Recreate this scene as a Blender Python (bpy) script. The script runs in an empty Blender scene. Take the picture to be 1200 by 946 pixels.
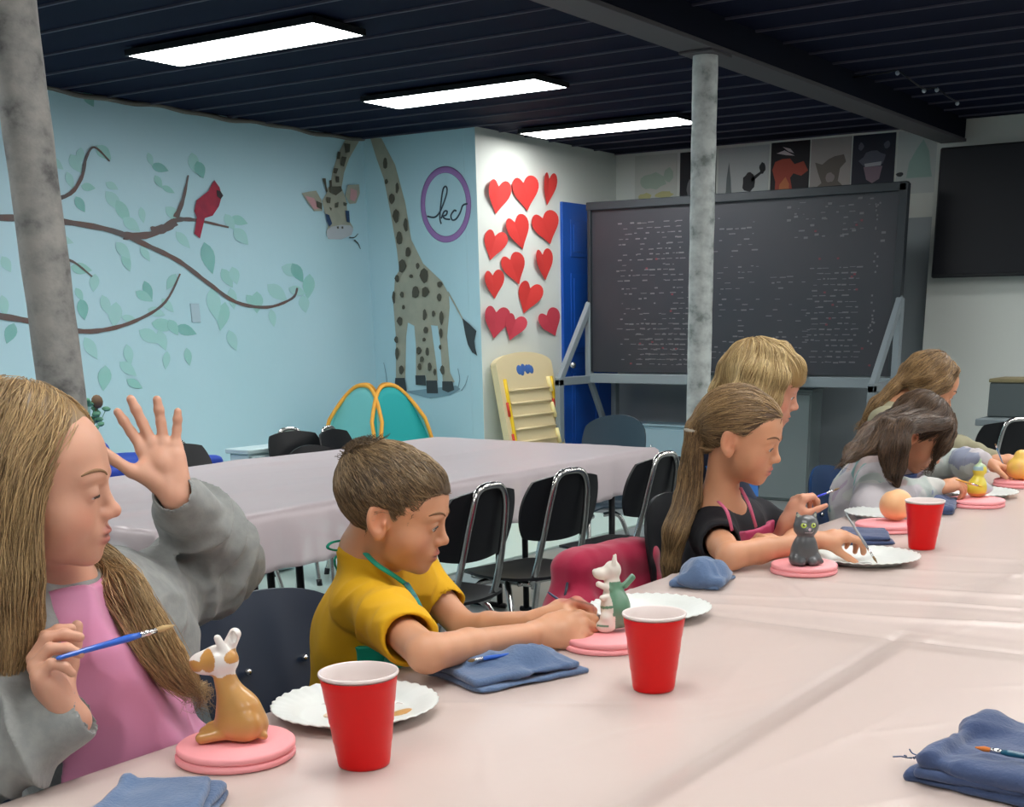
import bpy, math, random
import numpy as np
from mathutils import Vector, Matrix
random.seed(7); RNG=np.random.default_rng(11)
PI=math.pi
COL=bpy.context.scene.collection
# ---------------------------------------------------------------- camera model
FPX,PPX,PPY=1469.46,679.52,855.36
CAMZ=1.26
def _rot(yaw,pitch,roll):
    cy,sy,cp,sp=math.cos(yaw),math.sin(yaw),math.cos(pitch),math.sin(pitch)
    f=np.array([sy*cp,cy*cp,-sp]); r=np.array([cy,-sy,0.]); u=np.cross(r,f)
    return np.array([math.cos(roll)*r+math.sin(roll)*u,-math.sin(roll)*r+math.cos(roll)*u,f])
CR=_rot(*np.radians([56.945,17.975,-0.517])); CP=np.array([0,0,CAMZ])
def ray(x,y): return CR.T@np.array([(x-PPX)/FPX,-(y-PPY)/FPX,1.])
def atz(x,y,z): d=ray(x,y); return CP+d*((z-CP[2])/d[2])
def atx(x,y,X): d=ray(x,y); return CP+d*(X/d[0])
def aty(x,y,Y): d=ray(x,y); return CP+d*(Y/d[1])
def A(*v): return np.array(v,float)
def nrm(v): v=np.asarray(v,float); return v/np.linalg.norm(v)
# ---------------------------------------------------------------- object helpers
def tag(o,label=None,cat=None,group=None,kind=None):
    if label: o['label']=label
    if cat: o['category']=cat
    if group: o['group']=group
    if kind: o['kind']=kind
    return o
def empty(name,loc,label,cat,group=None,rz=0):
    o=bpy.data.objects.new(name,None); COL.objects.link(o); o.location=tuple(loc); o.rotation_euler=(0,0,rz)
    o.empty_display_size=.05
    bpy.context.view_layer.update()
    return tag(o,label,cat,group)
def link(name,me,mat=None,parent=None,smooth=True,world=True):
    o=bpy.data.objects.new(name,me); COL.objects.link(o)
    if mat is not None:
        for m in (mat if isinstance(mat,(list,tuple)) else [mat]): me.materials.append(m)
    if smooth: me.polygons.foreach_set('use_smooth',[True]*len(me.polygons))
    if parent is not None:
        o.parent=parent
        if world:
            p=parent; M=Matrix.Identity(4)
            chain=[]
            while p is not None: chain.append(p); p=p.parent
            for q in reversed(chain): M=M@q.matrix_parent_inverse@Matrix.LocRotScale(q.location,q.rotation_euler,q.scale)
            o.matrix_parent_inverse=M.inverted()
    return o
def mk(name,V,F,mat=None,parent=None,smooth=True,col=None,mi=None,world=True):
    """mesh from arrays. V (n,3), F list/array"""
    me=bpy.data.meshes.new(name)
    V=np.asarray(V,np.float32)
    if isinstance(F,np.ndarray):
        n,k=F.shape
        me.vertices.add(len(V)); me.vertices.foreach_set('co',V.ravel())
        me.loops.add(n*k); me.loops.foreach_set('vertex_index',F.ravel().astype(np.int32))
        me.polygons.add(n); me.polygons.foreach_set('loop_start',np.arange(0,n*k,k,dtype=np.int32))
        me.update(calc_edges=True)
    else:
        me.from_pydata([tuple(map(float,v)) for v in V],[],[tuple(f) for f in F])
        me.update()
    if mi is not None: me.polygons.foreach_set('material_index',np.asarray(mi,np.int32))
    if col is not None:
        a=me.color_attributes.new('Col','FLOAT_COLOR','POINT')
        c=np.ones((len(V),4),np.float32); c[:,:3]=col; a.data.foreach_set('color',c.ravel())
    return link(name,me,mat,parent,smooth,world)
class MB:
    """mesh builder (boxes, tubes, lathes ...) -> one mesh"""
    def __init__(s): s.V=[];s.F=[];s.m=[];s.cur=0
    def add(s,V,F):
        b=len(s.V); s.V+= [tuple(map(float,v)) for v in V]; s.F+=[tuple(i+b for i in f) for f in F]; s.m+=[s.cur]*len(F); return s
    def box(s,c,h,R=None,bev=0.004):
        """bevelled box: centre, half sizes"""
        c=np.asarray(c,float);h=np.asarray(h,float);b=min(bev,*(h*.45))
        V=[];idx={}
        for ix in(-1,1):
            for iy in(-1,1):
                for iz in(-1,1):
                    for a in range(3):
                        q=np.array([ix,iy,iz])*(h-b); q[a]=(ix,iy,iz)[a]*h[a]
                        idx[(ix,iy,iz,a)]=len(V); V.append(q)
        F=[]
        for a in range(3):
            o=[i for i in range(3) if i!=a]
            for sg in(-1,1):
                f=[]
                for u,v in((-1,-1),(1,-1),(1,1),(-1,1)):
                    k=[0,0,0];k[a]=sg;k[o[0]]=u;k[o[1]]=v; f.append(idx[(*k,a)])
                F.append(f if (sg>0)==(a!=1) else f[::-1])
        for a in range(3):
            o=[i for i in range(3) if i!=a]
            for u in(-1,1):
                for v in(-1,1):
                    k=[0,0,0];k[o[0]]=u;k[o[1]]=v
                    k1=k[:];k1[a]=-1;k2=k[:];k2[a]=1
                    f=[idx[(*k1,o[0])],idx[(*k2,o[0])],idx[(*k2,o[1])],idx[(*k1,o[1])]]
                    F.append(f)
        for ix in(-1,1):
            for iy in(-1,1):
                for iz in(-1,1): F.append([idx[(ix,iy,iz,a)] for a in range(3)])
        V=np.array(V)
        # fix winding
        G=[]
        for f in F:
            p=V[f]; n=np.cross(p[1]-p[0],p[2]-p[0]); G.append(f if np.dot(n,p.mean(0))>0 else f[::-1])
        if R is not None: V=V@np.asarray(R).T
        return s.add(V+c,G)
    def tube(s,P,r,n=10,closed=False,cap=True,flat=1.0,up=None):
        P=[np.asarray(p,float) for p in P]; m=len(P)
        rr=r if hasattr(r,'__len__') else [r]*m
        T=[]
        for i in range(m):
            if closed: t=P[(i+1)%m]-P[i-1]
            else: t=P[min(i+1,m-1)]-P[max(i-1,0)]
            T.append(t/(np.linalg.norm(t)+1e-12))
        a=np.array(up,float) if up is not None else (np.array([0,0,1.]) if abs(T[0][2])<.9 else np.array([1.,0,0]))
        V=[]
        N=a-T[0]*np.dot(a,T[0]); N/=np.linalg.norm(N)
        for i in range(m):
            N=N-T[i]*np.dot(N,T[i]); N/=np.linalg.norm(N)+1e-12; B=np.cross(T[i],N)
            for j in range(n):
                q=2*PI*j/n; V.append(P[i]+rr[i]*(flat*math.cos(q)*N+math.sin(q)*B))
        F=[]
        for i in range(m if closed else m-1):
            i2=(i+1)%m
            for j in range(n):
                k=(j+1)%n; F.append((i*n+j,i*n+k,i2*n+k,i2*n+j))
        if cap and not closed: F+= [tuple(range(n))[::-1],tuple((m-1)*n+j for j in range(n))]
        return s.add(V,F)
    def lathe(s,prof,c=(0,0,0),n=48,wave=None,R=None):
        V=[];F=[];m=len(prof)
        for i,(r,z) in enumerate(prof):
            for j in range(n):
                q=2*PI*j/n; rr=r;zz=z
                if wave: rr,zz=wave(i,q,r,z)
                V.append((rr*math.cos(q),rr*math.sin(q),zz))
        for i in range(m-1):
            for j in range(n):
                k=(j+1)%n; F.append((i*n+j,i*n+k,(i+1)*n+k,(i+1)*n+j))
        V=np.array(V)
        if R is not None: V=V@np.asarray(R).T
        return s.add(V+np.asarray(c,float),F)
    def prism(s,poly,org,ux,uy,th):
        """extruded polygon; poly 2D list in plane org+ux*a+uy*b, extruded by th*(ux x uy)"""
        ux=np.asarray(ux,float);uy=np.asarray(uy,float);w=nrm(np.cross(ux,uy))*th;o=np.asarray(org,float)
        n=len(poly); ar=sum(poly[i][0]*poly[(i+1)%n][1]-poly[(i+1)%n][0]*poly[i][1] for i in range(n))
        if ar<0: poly=poly[::-1]
        V=[o+ux*a+uy*b for a,b in poly]+[o+ux*a+uy*b+w for a,b in poly]
        from mathutils.geometry import tessellate_polygon
        tri=tessellate_polygon([[Vector((a,b,0)) for a,b in poly]])
        F=[]
        for t in tri:
            a_=[poly[i] for i in t]
            ar2=(a_[1][0]-a_[0][0])*(a_[2][1]-a_[0][1])-(a_[2][0]-a_[0][0])*(a_[1][1]-a_[0][1])
            t=tuple(t) if ar2>0 else tuple(t)[::-1]
            F.append(tuple(i+n for i in t)); F.append(t[::-1])
        for i in range(n): k=(i+1)%n; F.append((i,k,k+n,i+n))
        return s.add(V,F)
    def sphere(s,c,r,n=16,R=None):
        r=np.asarray(r,float)*np.ones(3); V=[(0,0,-1)];m=n//2
        for i in range(1,m):
            p=-PI/2+PI*i/m
            for j in range(n): q=2*PI*j/n; V.append((math.cos(p)*math.cos(q),math.cos(p)*math.sin(q),math.sin(p)))
        V.append((0,0,1)); F=[]
        for j in range(n): F.append((0,1+(j+1)%n,1+j))
        for i in range(m-2):
            for j in range(n):
                k=(j+1)%n; F.append((1+i*n+j,1+i*n+k,1+(i+1)*n+k,1+(i+1)*n+j))
        L=len(V)-1
        for j in range(n): F.append((L,1+(m-2)*n+j,1+(m-2)*n+(j+1)%n))
        V=np.array(V)*r
        if R is not None: V=V@np.asarray(R).T
        return s.add(V+np.asarray(c,float),F)
    def build(s,name,mat=None,parent=None,smooth=False,auto=None,world=True):
        o=mk(name,s.V,s.F,mat,parent,smooth or auto is not None,mi=s.m,world=world)
        if auto is not None: o.data.set_sharp_from_angle(angle=math.radians(auto))
        return o
def smooth_path(P,n=6,closed=False):
    """Catmull-Rom through points"""
    P=[np.asarray(p,float) for p in P]; out=[]; m=len(P)
    rng=range(m if closed else m-1)
    for i in rng:
        if closed: a,b,c,d=P[i-1],P[i],P[(i+1)%m],P[(i+2)%m]
        else: a,b,c,d=P[max(i-1,0)],P[i],P[i+1],P[min(i+2,m-1)]
        for k in range(n):
            t=k/n; out.append(.5*((2*b)+(c-a)*t+(2*a-5*b+4*c-d)*t*t+(3*b-a-3*c+d)*t**3))
    if not closed: out.append(P[-1])
    return out
# ---------------------------------------------------------------- materials
def srgb(r,g,b):
    f=lambda c:(c/255/12.92 if c/255<=.04045 else ((c/255+.055)/1.055)**2.4)
    return (f(r),f(g),f(b))
def mat(name,col,rough=.5,metal=0,spec=.5,bump=None,noise=None,emit=None,sss=0,trans=0,coat=0,vcol=False,sheen=0,coords='Object',alpha=1):
    """bump=(scale,strength[,dist]), noise=(scale,col2,fac) procedural colour break-up"""
    m=bpy.data.materials.new(name); m.use_nodes=True; N=m.node_tree.nodes; L=m.node_tree.links
    b=N['Principled BSDF']
    b.inputs['Base Color'].default_value=(*col,1); b.inputs['Roughness'].default_value=rough
    b.inputs['Metallic'].default_value=metal; b.inputs['Specular IOR Level'].default_value=spec
    if sss: b.inputs['Subsurface Weight'].default_value=sss; b.inputs['Subsurface Radius'].default_value=(.012,.005,.003); b.inputs['Subsurface Scale'].default_value=1
    if trans: b.inputs['Transmission Weight'].default_value=trans
    if coat: b.inputs['Coat Weight'].default_value=coat; b.inputs['Coat Roughness'].default_value=.15
    if sheen: b.inputs['Sheen Weight'].default_value=sheen; b.inputs['Sheen Roughness'].default_value=.5
    if alpha<1: b.inputs['Alpha'].default_value=alpha
    if emit: b.inputs['Emission Color'].default_value=(*emit[0],1); b.inputs['Emission Strength'].default_value=emit[1]
    tc=N.new('ShaderNodeTexCoord')
    cs=None
    if vcol:
        v=N.new('ShaderNodeVertexColor'); v.layer_name='Col'; cs=v.outputs['Color']; L.new(cs,b.inputs['Base Color'])
    if noise:
        t=N.new('ShaderNodeTexNoise'); t.inputs['Scale'].default_value=noise[0]; t.inputs['Detail'].default_value=4
        L.new(tc.outputs[coords],t.inputs['Vector'])
        mp=N.new('ShaderNodeMapRange'); mp.inputs['From Min'].default_value=.35; mp.inputs['From Max'].default_value=.65
        mp.inputs['To Max'].default_value=noise[2]; L.new(t.outputs['Fac'],mp.inputs['Value'])
        mx=N.new('ShaderNodeMix'); mx.data_type='RGBA'; mx.inputs['A'].default_value=(*col,1); mx.inputs['B'].default_value=(*noise[1],1)
        if cs is not None: L.new(cs,mx.inputs['A'])
        L.new(mp.outputs['Result'],mx.inputs['Factor']); L.new(mx.outputs['Result'],b.inputs['Base Color'])
    if bump:
        t=N.new('ShaderNodeTexNoise'); t.inputs['Scale'].default_value=bump[0]; t.inputs['Detail'].default_value=3
        L.new(tc.outputs[coords],t.inputs['Vector'])
        u=N.new('ShaderNodeBump'); u.inputs['Strength'].default_value=bump[1]; u.inputs['Distance'].default_value=bump[2] if len(bump)>2 else .002
        L.new(t.outputs['Fac'],u.inputs['Height']); L.new(u.outputs['Normal'],b.inputs['Normal'])
    return m
# ---------------------------------------------------------------- signed distance sculpting
I3=np.eye(3)
class Frame:
    def __init__(s,o=(0,0,0),M=None,sc=1.): s.o=np.asarray(o,float); s.M=I3 if M is None else np.asarray(M,float); s.s=sc
    def p(s,v): return s.o+s.M@(np.asarray(v,float)*s.s)
    def d(s,v): return s.M@np.asarray(v,float)
    def loc(s,P): return ((P-s.o)@s.M)/s.s
def rotxyz(rx=0,ry=0,rz=0):
    return np.array(Matrix.Rotation(math.radians(rz),3,'Z')@Matrix.Rotation(math.radians(ry),3,'Y')@Matrix.Rotation(math.radians(rx),3,'X'))
def frame_fu(o,fwd,up=(0,0,1),roll=0,sc=1.):
    """local x = right hand side of the thing, y = forward, z = up"""
    f=nrm(fwd); u=np.asarray(up,float); u=nrm(u-f*np.dot(u,f)); r=np.cross(f,u)
    if roll: c,s_=math.cos(math.radians(roll)),math.sin(math.radians(roll)); r,u=c*r+s_*u,-s_*r+c*u
    return Frame(o,np.stack([r,f,u],1),sc)
class SDF:
    def __init__(s,fr=None): s.ops=[]; s.fr=fr or Frame(); s.lo=np.full(3,9e9); s.hi=-s.lo
    def _bb(s,c,r): s.lo=np.minimum(s.lo,np.min(c,0)-r); s.hi=np.maximum(s.hi,np.max(c,0)+r)
    def ell(s,c,r,R=None,k=.0,op='u'):
        f=s.fr; c=f.p(c).astype(np.float32); r=(np.asarray(r,float)*np.ones(3)*f.s).astype(np.float32); M=(f.M if R is None else f.M@R).astype(np.float32)
        def g(P):
            q=(P-c)@M; a=q/r; k0=np.sqrt((a*a).sum(-1)); b=a/r; k1=np.sqrt((b*b).sum(-1))+1e-6
            return k0*(k0-1)/k1
        if op=='u': s._bb(c[None],float(r.max()))
        s.ops.append((g,op,k*f.s)); return s
    def cone(s,a,b,ra,rb=None,k=.0,op='u'):
        f=s.fr; rb=ra if rb is None else rb; ra*=f.s; rb*=f.s
        a=f.p(a).astype(np.float32); b=f.p(b).astype(np.float32); ba=b-a; l=float(ba@ba)+1e-9
        def g(P):
            pa=P-a; h=np.clip((pa@ba)/l,0,1); q=pa-h[...,None]*ba
            return np.sqrt((q*q).sum(-1))-(ra+(rb-ra)*h)
        if op=='u': s._bb(np.stack([a,b]),max(ra,rb))
        s.ops.append((g,op,k*f.s)); return s
    def chain(s,P,r,k=.0,op='u'):
        for i in range(len(P)-1): s.cone(P[i],P[i+1],r[i],r[i+1],k,op)
        return s
    def box(s,c,h,R=None,r=.0,k=.0,op='u'):
        f=s.fr; c=f.p(c).astype(np.float32); h=(np.asarray(h,float)*f.s).astype(np.float32); r=r*f.s; M=(f.M if R is None else f.M@R).astype(np.float32)
        def g(P):
            q=np.abs((P-c)@M)-(h-r); return np.sqrt((np.maximum(q,0)**2).sum(-1))+np.minimum(q.max(-1),0)-r
        if op=='u': s._bb(c[None],float(np.linalg.norm(h)))
        s.ops.append((g,op,k*f.s)); return s
    def cut(s,p,n,k=.0):
        """remove everything on the side n points to, beyond p"""
        f=s.fr; p=f.p(p).astype(np.float32); n=f.d(nrm(n)).astype(np.float32)
        s.ops.append((lambda P:(P-p)@n,'i',k*f.s)); return s
    def fn(s,g,op='u',k=.0,bb=None):
        if bb is not None: s._bb(np.asarray(bb,float),0)
        s.ops.append((g,op,k)); return s
    def disp(s,g): s.ops.append((g,'d',0)); return s
    @staticmethod
    def comb(d,e,op,k):
        if op=='u':
            if k<=0: return np.minimum(d,e)
            h=np.maximum(k-np.abs(d-e),0)/k; return np.minimum(d,e)-h*h*k*.25
        if op=='s':
            e=-e
            if k<=0: return np.maximum(d,e)
            h=np.maximum(k-np.abs(d-e),0)/k; return np.maximum(d,e)+h*h*k*.25
        if op=='i':
            if k<=0: return np.maximum(d,e)
            h=np.maximum(k-np.abs(d-e),0)/k; return np.maximum(d,e)+h*h*k*.25
        return d+e
    def ev(s,P):
        P=np.asarray(P,np.float32); d=np.full(P.shape[:-1],1e3,np.float32)
        for g,op,k in s.ops: d=s.comb(d,g(P),op,k)
        return d
    def grad(s,P,e=.001):
        d0=s.ev(P); G=np.stack([s.ev(P+np.eye(3,dtype=np.float32)[i]*e)-d0 for i in range(3)],-1)
        return d0,G/(np.linalg.norm(G,axis=-1,keepdims=True)+1e-9)
    def project(s,P,off=0,it=3):
        P=np.asarray(P,np.float32).copy()
        for _ in range(it):
            d,G=s.grad(P); P-=G*(d-off)[:,None]
        return P
    def polygonise(s,h,lo=None,hi=None,pad=.012):
        lo=(s.lo if lo is None else np.asarray(lo,float))-pad; hi=(s.hi if hi is None else np.asarray(hi,float))+pad
        nb=np.ceil((hi-lo)/h/8).astype(int)+1; B=8
        R=B*h*.866
        ii=np.stack(np.meshgrid(*[np.arange(n) for n in nb],indexing='ij'),-1).reshape(-1,3)
        C=(lo+(ii*B+(B-1)/2)*h).astype(np.float32)
        vals=[]; tot=np.full(len(C),1e3,np.float32)
        for g,op,k in s.ops:
            e=g(C); vals.append(e); tot=s.comb(tot,e,op,k)
        act=np.abs(tot)<R*1.5+.006
        D=np.full(tuple(nb*B),1.,np.float32)
        Db=D.reshape(nb[0],B,nb[1],B,nb[2],B)
        neg=ii[(~act)&(tot<0)]
        Db[neg[:,0],:,neg[:,1],:,neg[:,2],:]=-1.
        ai=ii[act]; na=len(ai)
        loc=np.stack(np.meshgrid(*[np.arange(B)]*3,indexing='ij'),-1).reshape(1,-1,3)
        P=(lo+(ai[:,None,:]*B+loc)*h).astype(np.float32)
        d=np.full(P.shape[:-1],1e3,np.float32)
        for (g,op,k),e in zip(s.ops,vals):
            e=e[act]
            if op=='u': m=e<tot[act]+2*R*1.4+k+.01
            elif op=='s': m=e<2*R*1.3+k
            else: m=np.ones(na,bool)
            if not m.any(): continue
            if m.all(): d=s.comb(d,g(P),op,k)
            else: d[m]=s.comb(d[m],g(P[m]),op,k)
        Db[ai[:,0],:,ai[:,1],:,ai[:,2],:]=d.reshape(-1,B,B,B)
        # surface nets
        S=(D<0)
        c=np.zeros(tuple(np.array(D.shape)-1),np.int8)
        offs=[(i,j,k) for i in(0,1) for j in(0,1) for k in(0,1)]
        sh=c.shape
        for i,j,k in offs: c+=S[i:i+sh[0],j:j+sh[1],k:k+sh[2]]
        idx=np.argwhere((c>0)&(c<8))
        vid=np.full(sh,-1,np.int32); vid[idx[:,0],idx[:,1],idx[:,2]]=np.arange(len(idx))
        cv=np.stack([D[idx[:,0]+i,idx[:,1]+j,idx[:,2]+k] for i,j,k in offs],-1)
        acc=np.zeros((len(idx),3)); cnt=np.zeros(len(idx))
        o=np.array(offs)
        for a in range(8):
            for b in range(a+1,8):
                if np.abs(o[a]-o[b]).sum()!=1: continue
                va,vb=cv[:,a],cv[:,b]; m=(va<0)!=(vb<0)
                t=np.where(m,va/np.where(m,va-vb,1),0)
                acc+=np.where(m[:,None],o[a]+(o[b]-o[a])*t[:,None],0); cnt+=m
        V=lo+(idx+acc/cnt[:,None])*h
        F=[]
        for ax in range(3):
            o1,o2=[(1,2),(2,0),(0,1)][ax]
            sl=[slice(1,-1)]*3; sl[ax]=slice(0,-1)
            s0=S[tuple([slice(1,-1) if q!=ax else slice(0,-1) for q in range(3)])]
            s1=S[tuple([slice(1,-1) if q!=ax else slice(1,None) for q in range(3)])]
            e=np.argwhere(s0!=s1)
            if not len(e): continue
            flip=s0[e[:,0],e[:,1],e[:,2]]
            p=e.copy(); 
            for q in range(3):
                if q!=ax: p[:,q]+=1
            def cell(d1,d2):
                q=p.copy(); q[:,o1]-=d1; q[:,o2]-=d2
                return vid[np.minimum(q[:,0],sh[0]-1),np.minimum(q[:,1],sh[1]-1),np.minimum(q[:,2],sh[2]-1)]
            f=np.stack([cell(1,1),cell(0,1),cell(0,0),cell(1,0)],-1)
            f[~flip]=f[~flip][:,::-1]
            F.append(f)
        F=np.concatenate(F); F=F[(F>=0).all(1)]
        return V,F
    def build(s,name,h,mat=None,parent=None,colfn=None,lo=None,hi=None,tri=False,rel=1):
        V,F=s.polygonise(h,lo,hi)
        for _ in range(rel):   # light relax of the net, then back to the surface
            acc=np.zeros_like(V); n=np.zeros(len(V))
            for a,b in ((0,1),(1,2),(2,3),(3,0)):
                np.add.at(acc,F[:,a],V[F[:,b]]); np.add.at(n,F[:,a],1)
                np.add.at(acc,F[:,b],V[F[:,a]]); np.add.at(n,F[:,b],1)
            V=V*.4+.6*acc/np.maximum(n,1)[:,None]
        s.V,s.F=V,F
        c=colfn(V) if colfn else None
        return mk(name,V,F,mat,parent,True,col=c)
def vnoise(P,sc,seed=0):
    """cheap smooth pseudo noise from summed rotated sines, about -1..1"""
    P=np.asarray(P,np.float32)*sc; r=np.random.default_rng(seed); o=0
    for i in range(4):
        a=r.normal(size=(3,3)); a/=np.linalg.norm(a,axis=1,keepdims=True)
        ph=r.uniform(0,6.28,3); f=(1,1.63,2.3,3.1)[i]
        o=o+np.sin(P@a[0].astype(np.float32)*f+ph[0]+1.3*np.sin(P@a[1].astype(np.float32)*f*.7+ph[1]))/(1+.6*i)
    return o/2.2
# ---------------------------------------------------------------- people kit
def smoothstep(a,b,x): t=np.clip((x-a)/(b-a),0,1); return t*t*(3-2*t)
def add_head(S,fr,lids=(.0035,-.003),mouth=0.,ear=True,cheek=1.):
    """head in frame fr (x right, y forward, z up), about 0.2 tall at scale 1"""
    old=S.fr; S.fr=fr
    S.ell((0,-.010,.026),(.073,.090,.075))
    S.ell((0,.030,.030),(.060,.052,.052),k=.03)
    S.ell((0,.024,-.030),(.057,.055,.060),k=.03)
    S.ell((0,.040,-.060),(.036,.036,.034),k=.03)
    S.ell((0,.068,-.083),(.016,.013,.013),k=.025)
    for sx in(-1,1):
        S.ell((sx*.034,.048,-.036),(.024*cheek,.024,.026),k=.022)
        S.ell((sx*.028,.076,.014),(.020,.009,.007),R=rotxyz(ry=sx*8,rz=-sx*22),k=.014)
        S.ell((sx*.032,.094,-.006),(.015,.014,.011),k=.014,op='s')
    S.cone((0,.0805,.000),(0,.0955,-.0255),.0058,.0078,k=.014)
    S.ell((0,.0965,-.0280),(.0088,.0085,.0078),k=.006)
    for sx in(-1,1):
        S.ell((sx*.0092,.0885,-.0330),(.0062,.0085,.0058),k=.007)
        S.ell((sx*.0046,.0935,-.0392),(.0026,.0036,.0026),k=.003,op='s')
    S.ell((0,.077,-.056),(.022,.013,.014),k=.014)
    S.ell((0,.0885,-.053),(.0165,.0055,.0042),k=.004)
    S.ell((0,.0865,-.0632),(.0145,.0055,.0050),k=.004)
    S.ell((0,.0935,-.0578),(.0175,.007,.0009+mouth*.5),k=.0025,op='s')
    S.ell((0,.088,-.044),(.0035,.006,.007),k=.005,op='s')
    for sx in(-1,1):
        c=A(sx*.0295,.0715,-.004)
        S.ell(c,(.0142,.0138,.0128),k=.004)
        S.ell(c+A(0,.0135,lids[1]),(.0128,.010,max(lids[0],.0012)),R=rotxyz(ry=sx*4),k=.0015,op='s')
    if ear:
        for sx in(-1,1):
            R=rotxyz(rx=12,ry=-sx*6,rz=sx*24)
            S.ell((sx*.0735,-.010,-.012),(.008,.0195,.031),R=R,k=.006)
            S.ell((sx*.072,-.004,-.036),(.007,.010,.011),R=R,k=.006)
            S.ell((sx*.0815,-.008,-.008),(.0065,.0125,.022),R=R,k=.003,op='s')
            S.cone((sx*.076,-.012,.006),(sx*.0775,-.015,-.020),.003,.003,k=.003)
            S.ell((sx*.076,.003,-.015),(.004,.004,.006),k=.004)
    S.fr=old
def skin_cols(fr,base,blush=.5,lip=(.50,.20,.17),deep=None):
    base=np.array(base); lipc=np.array(lip)
    def f(P):
        q=fr.loc(P); c=np.tile(base,(len(P),1))
        n=vnoise(P,60,3)[:,None]; c=c*(1+.035*n)
        g=lambda cx,cy,cz,rx,ry,rz:np.exp(-(((q[:,0]-cx)/rx)**2+((q[:,1]-cy)/ry)**2+((q[:,2]-cz)/rz)**2))[:,None]
        red=base*np.array([1.03,.70,.66])
        for sx in(-1,1):
            w=blush*g(sx*.04,.06,-.035,.018,.03,.018); c=c*(1-w)+red*w
            w=.55*g(sx*.077,-.008,-.012,.012,.02,.03); c=c*(1-w)+red*w
        w=blush*.7*g(0,.10,-.032,.012,.012,.01); c=c*(1-w)+red*w
        for z,h_ in((-.0525,.0052),(-.0635,.0060)):
            w=np.clip(1.25*np.exp(-((q[:,0]/.0165)**4+((q[:,2]-z)/h_)**4)),0,1)*(q[:,1]>.07); w=w[:,None]*.85; c=c*(1-w)+lipc*w
        w=np.exp(-((q[:,0]/.017)**4+((q[:,2]+.0578)/.0017)**2))*(q[:,1]>.07); c=c*(1-.75*w[:,None])
        return c
    return f
def eyes(parent,fr,iris,S,lash=(.02,.012,.008),brow=(.10,.06,.03),look=(.0,-.45),lids=(.0035,-.003),which=(-1,1)):
    white=mat('eye_white',(.75,.72,.70),.15,vcol=True)
    for sx in which:
        c=A(sx*.0295,.0715,-.004); r=.0126
        mb=MB().sphere((0,0,0),r*fr.s,28)
        V=np.array(mb.V); d=nrm(A(look[0],1,look[1])); 
        ang=np.arccos(np.clip((V/(r*fr.s))@d,-1,1))
        colr=np.tile(A(.72,.69,.67),(len(V),1)); colr[ang<.50]=iris; colr[ang<.22]=(.01,.008,.008)
        W=fr.p(c)+V@fr.M.T
        mk('eye',W,mb.F,white,parent,True,col=colr)
        # lash line on upper lid
        P=[]
        for t in np.linspace(-1,1,11):
            P.append(c+A(t*.0128,.013,lids[1]+lids[0]*math.sqrt(max(0,1-t*t))*.9-.0012*t*sx))
        Q=S.project(np.array([fr.p(p) for p in P]),.0006*fr.s,4)
        MB().tube(Q,[.0007*fr.s*(1.7 if 1<i<9 else .7) for i in range(11)],6).build('eyelash',mat('lash',lash,.8),parent,True)
        P=[]
        for t in np.linspace(-1,1,9):
            P.append(A(sx*(.030+.0165*t),.09-.012*(t+1),.0165+.004*(1-(t-.2)**2)-.002*t))
        Q=S.project(np.array([fr.p(p) for p in P]),.0004,4)
        MB().tube(Q,[.0021*fr.s*(1-.6*abs(t)**2) for t in np.linspace(-1,1,9)],6).build('eyebrow',mat('brow',brow,.9),parent,True)
def add_hand(S,wrist,f,n,t,s=1.,curl=((8,12,8),)*4,spread=(8,2,-4,-10),thumb=(45,25,15,10),k=.006):
    """f: towards the fingers, n: out of the palm, t: towards the thumb side. returns fingertip points"""
    f=nrm(f); n=nrm(np.asarray(n,float)-f*np.dot(n,f)); t2=np.cross(f,n); t=t2 if np.dot(t2,t)>0 else -t2
    W=np.asarray(wrist,float); L=lambda a,b,c=0:W+s*(a*f+b*t+c*n)
    old=S.fr; S.fr=Frame()
    kn=[(.070,.0235),(.074,.0080),(.070,-.0080),(.063,-.0225)]
    ln=[.057,.064,.059,.046]; rad=[.0078,.0081,.0077,.0068]
    S.cone(L(-.010,0),L(.014,0),.0185*s,.0185*s,k=.012)
    for (a,b) in kn: S.cone(L(.008,b*.55),L(a-.004,b,0),.0125*s,.0098*s,k=.010)
    S.ell(L(.040,0,0),(.020*s,)*3,k=.01)
    S.cone(L(.016,.016,.004),L(.042,.028,.006),.0125*s,.0110*s,k=.008)   # thenar
    S.cone(L(.016,-.014,.004),L(.045,-.020,.004),.0110*s,.0095*s,k=.008)
    tips=[]
    for i,(a,b) in enumerate(kn):
        p=L(a,b); sp=math.radians(spread[i]); ang=0; d0=nrm(math.cos(sp)*f+math.sin(sp)*t)
        r=rad[i]*s
        for j,(q,fr_) in enumerate(zip(curl[i],(.46,.30,.24))):
            ang+=math.radians(q); d=math.cos(ang)*d0+math.sin(ang)*n
            p2=p+d*ln[i]*fr_*s; S.cone(p,p2,r*(1-.07*j),r*(1-.07*(j+1)),k=(k if j==0 else .0025)*s); p=p2
            if j==1 : S.ell(p,(r*.98,)*3,k=.002)
        tips.append(p)
    a0,out,opp,bend=thumb
    p=L(.020,.020,.004); ang=math.radians(a0); d=math.cos(ang)*f+math.sin(ang)*t; d=nrm(d+math.tan(math.radians(opp))*n)
    q=p+d*.034*s; S.cone(p,q,.0115*s,.0095*s,k=.010)
    d=nrm(d-math.tan(math.radians(out-25))*t*.5+math.tan(math.radians(bend))*n*.3+f*.25); q2=q+d*.026*s; S.cone(q,q2,.0092*s,.0082*s,k=.004)
    d=nrm(d+f*.3+math.tan(math.radians(bend))*n*.3); q3=q2+d*.021*s; S.cone(q2,q3,.0082*s,.0066*s,k=.003)
    tips.append(q3); S.fr=old
    return tips
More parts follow.
